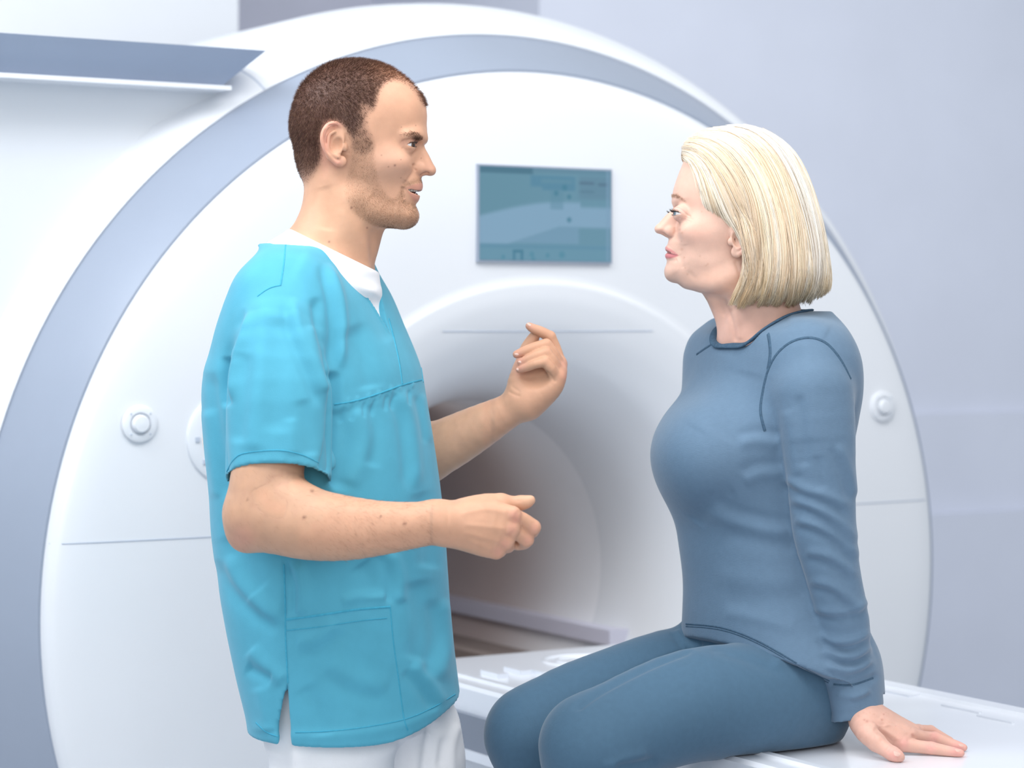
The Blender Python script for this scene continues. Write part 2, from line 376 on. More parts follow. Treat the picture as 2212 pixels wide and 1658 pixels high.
class Prim:
    """signed distance primitive with a bounding box; sym mirrors it in the plane y = sym"""
    def __init__(s, fn, lo, hi, op='u', k=0.0, sym=None):
        s.fn, s.op, s.k, s.sym = fn, op, k, sym
        lo = np.array(lo, float); hi = np.array(hi, float)
        if sym is not None:
            a, b = lo[1], hi[1]; lo[1] = min(a, 2*sym-b); hi[1] = max(b, 2*sym-a)
        s.lo, s.hi = lo, hi
    def d(s, P):
        if s.sym is not None:
            P = P.copy(); P[:, 1] = s.sym-np.abs(P[:, 1]-s.sym)
        return s.fn(P)

def rc(a, b, ra, rb, op='u', k=0.0, sym=None):
    a = np.array(a, np.float32); b = np.array(b, np.float32); ab = b-a; L2 = float(ab@ab)+1e-12
    def fn(P):
        q = P-a; t = np.clip(q@ab/L2, 0, 1)
        return np.sqrt(np.maximum(((q-t[:, None]*ab)**2).sum(1), 0))-(ra+(rb-ra)*t)
    r = max(ra, rb)
    return Prim(fn, np.minimum(a, b)-r, np.maximum(a, b)+r, op, k, sym)

def chain(pts, rad, op='u', k=0.0, sym=None, kk=0.0, n=4):
    """smooth tube through points with varying radius, as one primitive"""
    Q = np.concatenate([np.array(pts, float), np.array(rad, float)[:, None]], 1)
    S = spline(Q, n) if n > 1 else Q
    S = S.astype(np.float32)
    def fn(P):
        d = None
        for i in range(len(S)-1):
            a, b = S[i, :3], S[i+1, :3]; ab = b-a; q = P-a
            t = np.clip(q@ab/(float(ab@ab)+1e-12), 0, 1)
            e = np.sqrt(((q-t[:, None]*ab)**2).sum(1))-(S[i, 3]+(S[i+1, 3]-S[i, 3])*t)
            d = e if d is None else (smin(d, e, kk) if kk else np.minimum(d, e))
        return d
    r = S[:, 3:4]
    return Prim(fn, (S[:, :3]-r).min(0), (S[:, :3]+r).max(0), op, k, sym)

def ell(c, rad, op='u', k=0.0, sym=None, rot=None):
    """ellipsoid; rot = 3x3 whose columns are its axes"""
    c = np.array(c, np.float32); r = np.array(rad, np.float32); R = np.eye(3, dtype=np.float32) if rot is None else np.array(rot, np.float32)
    def fn(P):
        q = (P-c)@R; k0 = np.sqrt(((q/r)**2).sum(1))+1e-9; k1 = np.sqrt(((q/(r*r))**2).sum(1))+1e-9
        return k0*(k0-1)/k1
    e = np.abs(R)@r
    return Prim(fn, c-e, c+e, op, k, sym)

def rotm(axis, deg):
    return np.array(Matrix.Rotation(math.radians(deg), 3, axis))

def stack(rows, ang, op='u', k=0.0, p=2.0, n=6):
    """elliptic cross-sections stacked in z. rows: (z, cx, cy, F, L[, p]); ang = heading of the F axis"""
    R = np.array(sorted([list(r) for r in rows]), float)
    S = spline(R, n)
    z = S[:, 0]; ca, sa = math.cos(ang), math.sin(ang)
    def fn(P):
        zz = P[:, 2]
        g = [np.interp(zz, z, S[:, i]).astype(np.float32) for i in range(1, 5)]
        x = P[:, 0]-g[0]; y = P[:, 1]-g[1]
        u = x*ca+y*sa; v = -x*sa+y*ca
        F, L = g[2], g[3]
        a, b = np.abs(u/F), np.abs(v/L)
        if p == 2.0:
            k0 = np.sqrt(a*a+b*b)+1e-9; k1 = np.sqrt((u/(F*F))**2+(v/(L*L))**2)+1e-9
            d = k0*(k0-1)/k1
        else:
            k0 = (a**p+b**p)**(1/p)+1e-9
            gx = (a/k0)**(p-1)/F; gy = (b/k0)**(p-1)/L
            d = (k0-1)/np.sqrt(gx*gx+gy*gy+1e-9)
        return np.maximum(d, np.maximum(z[0]-zz, zz-z[-1]))
    m = max(S[:, 3].max(), S[:, 4].max())
    return Prim(fn, (S[:, 1].min()-m, S[:, 2].min()-m, z[0]), (S[:, 1].max()+m, S[:, 2].max()+m, z[-1]), op, k)

class Grid2:
    """a field sampled over the frame's px,py"""
    def __init__(s, A, x0, y0, h): s.A, s.x0, s.y0, s.h = A.astype(np.float32), x0, y0, h
    def at(s, px, py):
        A = s.A; u = np.clip((px-s.x0)/s.h, 0, A.shape[0]-1.001); v = np.clip((py-s.y0)/s.h, 0, A.shape[1]-1.001)
        i = u.astype(np.int32); j = v.astype(np.int32); fu = (u-i).astype(np.float32); fv = (v-j).astype(np.float32)
        return A[i, j]*(1-fu)*(1-fv)+A[i+1, j]*fu*(1-fv)+A[i, j+1]*(1-fu)*fv+A[i+1, j+1]*fu*fv

def poly_sdf(poly, gx, gy):
    """signed distance (negative inside) of grid points to a closed polygon"""
    Q = np.array(poly, float); n = len(Q)
    D = np.full(gx.shape, 1e9); ins = np.zeros(gx.shape, bool)
    for i in range(n):
        a, b = Q[i], Q[(i+1) % n]; e = b-a
        wx, wy = gx-a[0], gy-a[1]; t = np.clip((wx*e[0]+wy*e[1])/(e@e+1e-12), 0, 1)
        D = np.minimum(D, (wx-e[0]*t)**2+(wy-e[1]*t)**2)
        c = ((a[1] <= gy) & (b[1] > gy)) | ((b[1] <= gy) & (a[1] > gy))
        with np.errstate(divide='ignore', invalid='ignore'):
            xi = a[0]+(gy-a[1])/(b[1]-a[1]+1e-20)*e[0]
        ins ^= c & (gx < xi)
    D = np.sqrt(D); return np.where(ins, -D, D)

def blur(A, s):
    if s <= 0: return A
    r = int(3*s)+1; w = np.exp(-np.arange(-r, r+1)**2/(2*s*s)); w /= w.sum()
    for ax in (0, 1):
        pad = [(0, 0), (0, 0)]; pad[ax] = (r, r); B = np.pad(A, pad, mode='edge')
        A = sum(w[i]*np.take(B, range(i, i+A.shape[ax]), axis=ax) for i in range(2*r+1))
    return A

def pmask(poly, soft, smooth=True):
    """soft 0..1 mask of a px polygon"""
    Q = np.array(poly, float)
    lo = Q.min(0)-3*soft-4; hi = Q.max(0)+3*soft+4; h = max(0.75, min(2.0, soft/2))
    xs = np.arange(lo[0], hi[0], h); ys = np.arange(lo[1], hi[1], h); gx, gy = np.meshgrid(xs, ys, indexing='ij')
    S = poly_sdf(spline(Q, 5, True) if smooth else Q, gx, gy)
    return Grid2(1-sstep(-soft, soft, S), lo[0], lo[1], h)

def inflate(poly, ctrl, d0, op='u', k=0.0, sig=40.0, smooth=5, h=2.0, ymid=None, soft=0.0):
    """a body whose side view is the px polygon at distance d0 and whose half width follows
    ctrl rows (px, py, half width m, edge roundness px); symmetric in the plane y = ymid"""
    ym = d0 if ymid is None else ymid
    Q = spline(poly, smooth, True) if smooth else np.array(poly, float)
    s = d0/FPX
    lo = Q.min(0)-30; hi = Q.max(0)+30
    xs = np.arange(lo[0], hi[0], h); ys = np.arange(lo[1], hi[1], h); gx, gy = np.meshgrid(xs, ys, indexing='ij')
    S = poly_sdf(Q, gx, gy)
    if soft:
        w_ = sstep(8, 45, -S); S = S*(1-w_)+blur(S, soft*3.5)*w_
    num = np.zeros(gx.shape); rnum = np.zeros(gx.shape); den = np.full(gx.shape, 1e-12)
    for cx, cy, w, r in ctrl:
        g = np.exp(-((gx-cx)**2+(gy-cy)**2)/(2*sig*sig))+1e-9; num += g*w; rnum += g*r; den += g
    gS = Grid2(S*s, lo[0], lo[1], h); gW = Grid2(num/den, lo[0], lo[1], h); gR = Grid2(rnum/den*s, lo[0], lo[1], h)
    def fn(P):
        px = PX0+P[:, 0]/s; py = PY0-(P[:, 2]-CZ)/s
        S_, W, R = gS.at(px, py), gW.at(px, py), gR.at(px, py)
        q = np.maximum(R+S_, 0); y = np.abs(P[:, 1]-ym)
        k0 = np.sqrt((q/R)**2+(y/W)**2)+1e-6; k1 = np.sqrt((q/(R*R))**2+(y/(W*W))**2)+1e-6
        return k0*(k0-1)/k1
    wm = max(c[2] for c in ctrl)
    return Prim(fn, ((Q[:, 0].min()-PX0)*s, ym-wm, CZ-(Q[:, 1].max()-PY0)*s), ((Q[:, 0].max()-PX0)*s, ym+wm, CZ-(Q[:, 1].min()-PY0)*s), op, k)

def field(prims):
    def f(P, use=None):
        d = np.full(len(P), 1.0, np.float32)
        for i, p in enumerate(prims):
            if use is not None and not use[i]: continue
            e = p.d(P)
            if p.op == 'u': d = smin(d, e, p.k)
            elif p.op == 's': d = smax(d, -e, p.k)
            elif p.op == 'i': d = smax(d, e, p.k)
        return d
    return f

def extract(prims, lo, hi, h, n=28, margin=0.035, grow=0.0):
    """surface nets over the box lo..hi with cell h; returns verts, quads"""
    lo = np.array(lo, float); hi = np.array(hi, float); f = field(prims)
    nb = np.ceil((hi-lo)/(h*n)).astype(int); N = nb*n+2
    ar = np.arange(n+1)*1.0
    gx, gy, gz = np.meshgrid(ar, ar, ar, indexing='ij'); base = np.stack([gx, gy, gz], -1).reshape(-1, 3)
    pl = np.array([p.lo for p in prims]); ph = np.array([p.hi for p in prims])
    isu = np.array([p.op == 'u' for p in prims]); isi = np.array([p.op == 'i' for p in prims])
    kk = np.array([p.k for p in prims])
    VID, VPOS, QD = [], [], []
    size = h*n
    for bi in range(nb[0]):
        for bj in range(nb[1]):
            for bk in range(nb[2]):
                o = lo+np.array([bi, bj, bk])*size
                gap = np.maximum(np.maximum(pl-(o+size), o-ph), 0); gd = np.sqrt((gap**2).sum(1))
                use = (gd <= kk+margin) | isi
                if not (use & isu & (gd <= kk+0.004)).any(): continue
                # cheap probe
                c = (o+size/2).astype(np.float32)[None]
                if n >= 16:
                    q = np.array([[x, y, z] for x in (0.25, 0.75) for y in (0.25, 0.75) for z in (0.25, 0.75)], np.float32)*size+o.astype(np.float32)
                    dd = f(q.astype(np.float32), use)
                    if np.abs(dd).min() > size*1.3 and (np.all(dd > 0) or np.all(dd < 0)): continue
                A = (f((lo+(base+np.array([bi, bj, bk])*n)*h).astype(np.float32), use)-grow).reshape(n+1, n+1, n+1)
                ins = A < 0
                if ins.all() or not ins.any(): continue
                acc = np.zeros((n, n, n, 3), np.float32); cnt = np.zeros((n, n, n), np.float32)
                I0 = np.array([bi, bj, bk])*n
                for ax in range(3):
                    sl0 = [slice(None)]*3; sl1 = [slice(None)]*3; sl0[ax] = slice(0, n); sl1[ax] = slice(1, n+1)
                    a, b = A[tuple(sl0)], A[tuple(sl1)]; cr = (a < 0) != (b < 0)
                    ii = np.argwhere(cr)
                    if not len(ii): continue
                    av = a[cr]; bv = b[cr]; t = av/(av-bv)
                    o1, o2 = [q for q in range(3) if q != ax]
                    for d1 in (0, 1):
                        for d2 in (0, 1):
                            cell = ii.copy(); cell[:, o1] -= d1; cell[:, o2] -= d2
                            ok = (cell[:, o1] >= 0) & (cell[:, o2] >= 0) & (cell[:, o1] < n) & (cell[:, o2] < n)
                            cc = cell[ok]; off = np.zeros((len(cc), 3), np.float32); off[:, ax] = t[ok]; off[:, o1] = d1; off[:, o2] = d2
                            np.add.at(acc, (cc[:, 0], cc[:, 1], cc[:, 2]), off); np.add.at(cnt, (cc[:, 0], cc[:, 1], cc[:, 2]), 1)
                    own = (ii[:, o1] < n) & (ii[:, o2] < n)
                    e = ii[own]+I0; neg = (av[own] < 0)
                    u = np.zeros(3, int); u[o1] = 1; w = np.zeros(3, int); w[o2] = 1
                    q4 = np.stack([e-u-w, e-w, e, e-u], 1)
                    flip = neg if ax != 1 else ~neg
                    q4[~flip] = q4[~flip][:, ::-1]
                    QD.append(q4)
                act = cnt > 0; cells = np.argwhere(act)
                pos = (cells+acc[act]/cnt[act][:, None])*h+o
                VID.append(cells+I0); VPOS.append(pos)
    if not VID: return np.zeros((0, 3)), np.zeros((0, 4), int)
    VID = np.concatenate(VID); VPOS = np.concatenate(VPOS); QD = np.concatenate(QD)
    key = lambda c: ((c[..., 0].astype(np.int64)+1)*(N[1]+4)+c[..., 1]+1)*(N[2]+4)+c[..., 2]+1
    k = key(VID); order = np.argsort(k); ks = k[order]
    qk = key(QD); idx = np.searchsorted(ks, qk); idx = np.clip(idx, 0, len(ks)-1)
    ok = (ks[idx] == qk).all(1)
    F = order[idx[ok]]
    F = F[(VPOS[F[:, 0]] < hi+0.5*h).all(1)]      # blocks may overshoot the box
    return clean(VPOS, F)

def clean(V, F):
    used = np.zeros(len(V), bool); used[F.ravel()] = True
    m = np.cumsum(used)-1; return V[used], m[F]

def biggest(V, F):
    """drop stray islands"""
    lab = np.arange(len(V))
    for _ in range(400):
        m = lab[F].min(1); new = lab.copy()
        for c in range(4): np.minimum.at(new, F[:, c], m)
        new = new[new]
        if (new == lab).all(): break
        lab = new
    ids, cnt = np.unique(lab, return_counts=True); keep = ids[cnt.argmax()]
    return clean(V, F[lab[F[:, 0]] == keep])

def comb(nrm, d, lift):
    """direction d laid along the surface, raised by lift"""
    d = np.broadcast_to(np.array(d, float), nrm.shape); t = d-nrm*(d*nrm).sum(1, keepdims=True)
    return t/(np.linalg.norm(t, axis=1, keepdims=True)+.15)+nrm*lift

def vnormals(V, F):
    n = np.cross(V[F[:, 2]]-V[F[:, 0]], V[F[:, 3]]-V[F[:, 1]])
    N = np.zeros_like(V)
    for c in range(4): np.add.at(N, F[:, c], n)
    return N/(np.linalg.norm(N, axis=1, keepdims=True)+1e-12)

def relax(V, F, it=2, lam=0.5, w=None):
    for _ in range(it):
        S = np.zeros_like(V); c = np.zeros(len(V))
        for a in range(4):
            b = (a+1) % 4
            np.add.at(S, F[:, a], V[F[:, b]]); np.add.at(S, F[:, b], V[F[:, a]])
            np.add.at(c, F[:, a], 1); np.add.at(c, F[:, b], 1)
        D = lam*(S/np.maximum(c, 1)[:, None]-V)
        V = V+(D if w is None else D*w[:, None])
    return V

def topx(V, sym=None):
    """px, py of points (mirrored to the near side of y = sym first)"""
    y = V[:, 1] if sym is None else sym-np.abs(V[:, 1]-sym)
    return PX0+V[:, 0]*FPX/y, PY0-(V[:, 2]-CZ)*FPX/y

def seg_dist(px, py, pts, n=6):
    """distance in px to a smooth polyline and the position 0..1 along it"""
    S = spline(pts, n) if len(pts) > 2 else np.array(pts, float)
    best = np.full(px.shape, 1e9); tt = np.zeros(px.shape); m = len(S)-1
    for i in range(m):
        a, b = S[i], S[i+1]; e = b-a
        t = np.clip(((px-a[0])*e[0]+(py-a[1])*e[1])/(e@e+1e-9), 0, 1)
        d = np.hypot(px-a[0]-t*e[0], py-a[1]-t*e[1]); w = d < best
        best = np.where(w, d, best); tt = np.where(w, (i+t)/m, tt)
    return best, tt

class Sculpt:
    """brushes in frame px acting on the side of the mesh that faces the camera"""
    def __init__(s, V, F, sym=None):
        s.V, s.F, s.sym = V, F, sym; s.N = vnormals(V, F); s.px, s.py = topx(V, sym)
        ny = s.N[:, 1] if sym is None else np.where(V[:, 1] > sym, -s.N[:, 1], s.N[:, 1])
        s.face = sstep(0.05, -0.25, ny)
        s.disp = np.zeros(len(V))
        s.off = np.zeros_like(V)
    def dab(s, x, y, sx, amt, sy=None, rot=0, gate=None):
        sy = sy or sx; c, q = math.cos(math.radians(rot)), math.sin(math.radians(rot))
        u = (s.px-x)*c+(s.py-y)*q; v = -(s.px-x)*q+(s.py-y)*c
        g = np.exp(-0.5*((u/sx)**2+(v/sy)**2))*amt
        s.disp += g*(s.face if gate is None else gate)
    def line(s, pts, w, amt, taper=0.15, gate=None, side=0):
        """ridge (amt>0) or crease (amt<0); taper fades the ends"""
        m = (s.px > min(p[0] for p in pts)-5*w) & (s.px < max(p[0] for p in pts)+5*w) & (s.py > min(p[1] for p in pts)-5*w) & (s.py < max(p[1] for p in pts)+5*w)
        if not m.any(): return
        d, t = seg_dist(s.px[m], s.py[m], pts)
        e = np.ones_like(t) if taper <= 0 else sstep(0, taper, t+1e-3)*sstep(0, taper, 1-t+1e-3)
        s.disp[m] += np.exp(-0.5*(d/w)**2)*amt*e*(s.face if gate is None else gate)[m]
    def fold(s, pts, w, amt, taper=0.2):
        """a fold: raised lip on the left of the path, crease on the right"""
        Q = np.array(pts, float); t = np.gradient(Q, axis=0); t /= np.linalg.norm(t, axis=1, keepdims=True)+1e-9
        nrm = np.stack([t[:, 1], -t[:, 0]], 1)
        s.line(Q+nrm*w*0.9, w, amt, taper); s.line(Q-nrm*w*0.7, w*0.8, -amt*0.8, taper)
    def done(s, smooth=0):
        d = s.disp
        s.V = s.V+s.N*d[:, None]+s.off
        if smooth: s.V = relax(s.V, s.F, smooth, 0.4)
        return s.V

def paint(col, m, c): m = np.clip(m, 0, 1)[:, None]; return col*(1-m)+np.atleast_2d(np.array(c))*m
def rgba(col): return np.concatenate([col, np.ones((len(col), 1))], 1)

def strands(name, roots, dirs, length, width, mat_, parent, bend=None, seg=2, sides=3, colors=None, seed=1):
    """fine tapering hairs as one mesh"""
    n = len(roots); rs = np.random.RandomState(seed)
    length = np.broadcast_to(length, (n,)); width = np.broadcast_to(width, (n,))
    d = dirs/(np.linalg.norm(dirs, axis=1, keepdims=True)+1e-9)
    up = rs.randn(n, 3); a = np.cross(d, up); a /= np.linalg.norm(a, axis=1, keepdims=True)+1e-9; b = np.cross(d, a)
    V = []
    for s_ in range(seg+1):
        t = s_/seg; c = roots+d*(length*t)[:, None]
        if bend is not None: c = c+bend*(length*t*t)[:, None]
        w = width*(1-0.85*t)
        for q in range(sides):
            an = 2*math.pi*q/sides; V.append(c+a*(w*math.cos(an))[:, None]+b*(w*math.sin(an))[:, None])
    m = (seg+1)*sides
    V = np.stack(V, 1).reshape(-1, 3); F = []
    base = np.arange(n)*m
    for s_ in range(seg):
        for q in range(sides):
            q2 = (q+1) % sides; F.append(np.stack([base+s_*sides+q, base+s_*sides+q2, base+(s_+1)*sides+q2, base+(s_+1)*sides+q], 1))
    F = np.concatenate(F)
    cols = None if colors is None else rgba(np.repeat(colors, m, axis=0))
    return mesh_np(name, V, F, mat_, parent, True, cols)

def sample_surface(V, F, N, dens, count, seed=3):
    """random points on the mesh with probability area*dens(vertex)"""
    rs = np.random.RandomState(seed)
    a = 0.5*np.linalg.norm(np.cross(V[F[:, 2]]-V[F[:, 0]], V[F[:, 3]]-V[F[:, 1]]), axis=1)*dens[F].mean(1)
    if a.sum() <= 0: return np.zeros((0, 3)), np.zeros((0, 3)), np.zeros(0)
    i = rs.choice(len(F), count, p=a/a.sum()); u, v = rs.rand(count, 1), rs.rand(count, 1)
    f = F[i]
    def bl(A): return (A[f[:, 0]]*(1-u)+A[f[:, 1]]*u)*(1-v)+(A[f[:, 3]]*(1-u)+A[f[:, 2]]*u)*v
    n = bl(N); return bl(V), n/(np.linalg.norm(n, axis=1, keepdims=True)+1e-9), bl(dens[:, None])[:, 0]

def fill_pinholes(o):
    """close gaps of a few edges left where extraction blocks meet"""
    bm = bmesh.new(); bm.from_mesh(o.data)
    ed_ = [e for e in bm.edges if len(e.link_faces) == 1]
    r = bmesh.ops.holes_fill(bm, edges=ed_, sides=8)
    for f in r['faces']: f.smooth = True
    bm.to_mesh(o.data); bm.free(); o.data.update()

def bvh_of(V, F): return BVHTree.FromPolygons([tuple(v) for v in V], [tuple(int(i) for i in f) for f in F])

def cast(bvh, px, py):
    o = Vector((0, 0, CZ)); t = Vector(P3(px, py, 1.0)); d = (t-o).normalized()
    h, n, i, dist = bvh.ray_cast(o, d)
    if h is None: return None, None
    if n.dot(d) > 0: n = -n
    return np.array(h), np.array(n)

def seam(name, bvh, pts, width, height, m, parent, n=10, lift=0.0003, stitches=0):
    """a narrow raised tape laid on a surface along a px path"""
    S = spline(pts, n) if len(pts) > 2 else np.linspace(pts[0], pts[1], 14)
    H = []; Nn = []
    for p in S:
        h, nn = cast(bvh, p[0], p[1])
        if h is not None: H.append(h); Nn.append(nn)
    if len(H) < 3: return None
    H = np.array(H); Nn = np.array(Nn)
    for _ in range(3):
        H[1:-1] = 0.25*H[:-2]+0.5*H[1:-1]+0.25*H[2:]; Nn[1:-1] = 0.25*Nn[:-2]+0.5*Nn[1:-1]+0.25*Nn[2:]
    Nn /= np.linalg.norm(Nn, axis=1, keepdims=True)
    T = np.gradient(H, axis=0); B = np.cross(T, Nn); B /= np.linalg.norm(B, axis=1, keepdims=True)+1e-9
    V = []; F = []; w = width/2
    prof = ((-w*1.25, -height), (-w, height*0.7), (0, height), (w, height*0.7), (w*1.25, -height))
    k = len(prof)
    for i in range(len(H)):
        for a, b in prof: V.append(H[i]+B[i]*a+Nn[i]*(b+lift))
    for i in range(len(H)-1):
        for s_ in range(k-1): F.append((i*k+s_, i*k+s_+1, (i+1)*k+s_+1, (i+1)*k+s_))
    return world_child(mesh_np(name, np.array(V), np.array(F), m), parent)

def ball(c, r, nu=32, nv=20):
    V = []; F = []
    for i in range(nv+1):
        a = math.pi*i/nv
        for j in range(nu): b = 2*math.pi*j/nu; V.append((c[0]+r*math.sin(a)*math.cos(b), c[1]+r*math.sin(a)*math.sin(b), c[2]+r*math.cos(a)))
    for i in range(nv):
        for j in range(nu): F.append((i*nu+j, (i+1)*nu+j, (i+1)*nu+(j+1) % nu, i*nu+(j+1) % nu))
    return np.array(V), np.array(F)

def eye_obj(name, c, r, gaze, iris_col, m, parent, iris=0.50, pupil=0.22):
    """eyeball with painted iris and pupil round the gaze direction"""
    V, F = ball((0, 0, 0), r, 72, 72)
    g = np.array(gaze, float); g /= np.linalg.norm(g)
    a = np.arccos(np.clip((V@g)/r, -1, 1)); col = np.tile([0.78, 0.76, 0.76], (len(V), 1))
    col = paint(col, 1-sstep(iris-0.05, iris+0.03, a), np.array(iris_col)*0.45); col = paint(col, 1-sstep(iris-0.16, iris-0.06, a), iris_col)
    col = paint(col, 1-sstep(pupil-0.03, pupil+0.03, a), (0.01, 0.01, 0.01))
    V = V*(1+0.045*np.exp(-(a/0.45)**2))[:, None]
    return world_child(mesh_np(name, V+np.array(c), F, m, None, True, rgba(col)), parent)

M['skin_m'] = mat('skin_tan', (0.6, 0.35, 0.24), 0.48, spec=0.35, noise=(55, 0.05), bump=(900, 0.25, 0.0006), sss=0.12, attr=True)
M['skin_f'] = mat('skin_fair', (0.7, 0.45, 0.35), 0.48, spec=0.35, noise=(60, 0.05), bump=(800, 0.25, 0.0006), sss=0.12, attr=True)
M['hair_m'] = mat('cropped_hair', (0.10, 0.05, 0.03), 0.6, spec=0.25, attr=True)
M['hair_f'] = mat('blonde_hair', (0.80, 0.65, 0.40), 0.42, spec=0.4, attr=True)
M['eye'] = mat('eye_wet', (0.8, 0.8, 0.8), 0.12, spec=0.35, attr=True)
M['tooth'] = mat('tooth_enamel', (0.80, 0.75, 0.66), 0.25, noise=(80, 0.04))
M['lash'] = mat('lash_dark', (0.03, 0.02, 0.02), 0.6)
M['nail'] = mat('nail', (0.72, 0.47, 0.39), 0.3, coat=0.2, noise=(60, 0.03))
M['scrub'] = mat('turquoise_cotton', (0.090, 0.38, 0.52), 0.85, spec=0.2, noise=(35, 0.035), bump=(700, 0.25, 0.0008), sheen=0.15)
M['stitch'] = mat('turquoise_seam', (0.06, 0.36, 0.52), 0.85, spec=0.2, noise=(200, 0.08))
M['white'] = mat('white_cotton', (0.92, 0.92, 0.94), 0.85, spec=0.2, noise=(30, 0.02), bump=(300, 0.2, 0.001))
M['knit'] = mat('slate_blue_knit', (0.125, 0.20, 0.29), 0.8, spec=0.2, noise=(110, 0.03), bump=(220, 0.3, 0.0012, (1, 1, 7)), sheen=0.25)
M['knit_leg'] = mat('slate_blue_knit_legs', (0.070, 0.140, 0.215), 0.8, spec=0.2, noise=(110, 0.03), bump=(260, 0.3, 0.001, (5, 1, 1)), sheen=0.25)
M['knit_seam'] = mat('dark_slate_seam', (0.06, 0.11, 0.17), 0.85, spec=0.15, noise=(300, 0.2))
M['shoe'] = mat('white_clog', (0.8, 0.8, 0.8), 0.5, noise=(20, 0.02))
M['mole'] = mat('mole_brown', (0.16, 0.06, 0.04), 0.6)
# ------------------------------------------------------------------ the man: head
SKM = np.array([0.62, 0.345, 0.225])
MD = 3.40                                    # distance of his head's mid plane
ms = MD/FPX
def h(px, py, dy=0.0):                       # point dy behind his head's mid plane
    return P3(px, py, MD+dy)
def hm(px, py, lat):                         # same, lat metres off the mid plane towards the camera, px/py as seen
    return P3(px, py, MD-lat)
head_poly = [(627,263),(632,235),(643,203),(658,178),(680,157),(705,141),(731,132),(759,128.5),(793,131),(828,140),(856,154),(881,172),(900,191),(913,210),(919.5,226),(922.5,247),(922,268),(922.5,285),(918.5,298),(911,310),(907,325),(905,350),(904,375),(905.5,392),(904,405),(897,415),(894,430),(893,444),(896.5,455),(898,463),(896,473),(890,480.5),(880,485),(862,484.5),(840,481.5),(816,474),(790,461),(766,445),(751,422),(741,398),(715,385),(680,380),(657,372),(650,350),(642,326),(635,307),(629,288)]
head_ctrl = [(700,200,.069,115),(800,165,.064,108),(690,280,.076,125),(640,290,.07,118),(850,215,.067,125),(895,265,.066,140),(880,325,.066,150),(850,385,.058,120),(893,403,.045,140),(770,320,.0745,128),(895,452,.043,72),(850,468,.053,52),(790,445,.060,42),(745,395,.062,60),(670,350,.064,90)]
neck_poly_skin = [(655,330),(657,372),(657.5,398),(655,429),(649,454),(639.6,476),(631,496),(626,520),(622,570),(622,640),(790,640),(787,600),(783,569),(789,551),(799.6,530),(811,508),(820,489),(826,476),(822,455),(800,420),(760,340),(700,310)]
neck_poly = [(655,330),(657,372),(657.5,398),(655,429),(649,454),(639.6,476),(624,498),(590,528),(560,570),(560,640),(800,640),(793,600),(786,569),(791,551),(799.6,530),(811,508),(820,489),(826,476),(822,455),(800,420),(760,340),(700,310)]
neck_ctrl = [(720,350,.052,80),(735,430,.056,80),(720,500,.059,85),(690,560,.075,80),(660,620,.09,75),(760,600,.07,75)]
nose_poly = [(917,300),(915.5,312),(919,321),(925.5,333),(933,348),(939,360),(940.8,368),(938,375.5),(930,378.6),(921,378.5),(914,379.5),(900,379),(888,370),(884,345),(893,325),(903,308)]
nose_ctrl = [(917,310,.0085,11),(926,338,.0085,12),(935,364,.0105,15),(922,368,.0115,13),(905,362,.0165,17),(905,335,.0125,13),(898,372,.017,14)]
def eye_frame(c, r, up, lo, az0, az1, yaw, sgn):
    """almond opening on a ball; yaw turns the opening outwards. returns fn giving >0 inside the opening (metres)"""
    c = np.array(c, np.float32)
    def fn(P):
        q = P-c; fx = q[:, 0]*sgn; ly = -(q[:, 1]); zz = q[:, 2]
        ca, sa = math.cos(yaw), math.sin(yaw)
        f2 = fx*ca+ly*sa; l2 = -fx*sa+ly*ca
        az = np.arctan2(l2, f2); el = np.arctan2(zz, np.hypot(f2, l2))
        t = np.clip((az-az0)/(az1-az0), 0, 1); b = np.maximum(np.sin(np.pi*t), 0)**0.62
        tilt = (t-0.5)
        inside = np.minimum(up*b-el-0.05*tilt, el+0.05*tilt+lo*b)
        inside = np.where((az < az0) | (az > az1), -0.2, inside)
        rr = np.sqrt((q*q).sum(1))
        return -np.minimum(inside*r, (r*1.45-rr))
    return Prim(fn, c-r*1.6, c+r*1.6, 's', 0.0012)
EM = hm(878.5, 313, .0315); ER = 0.0121
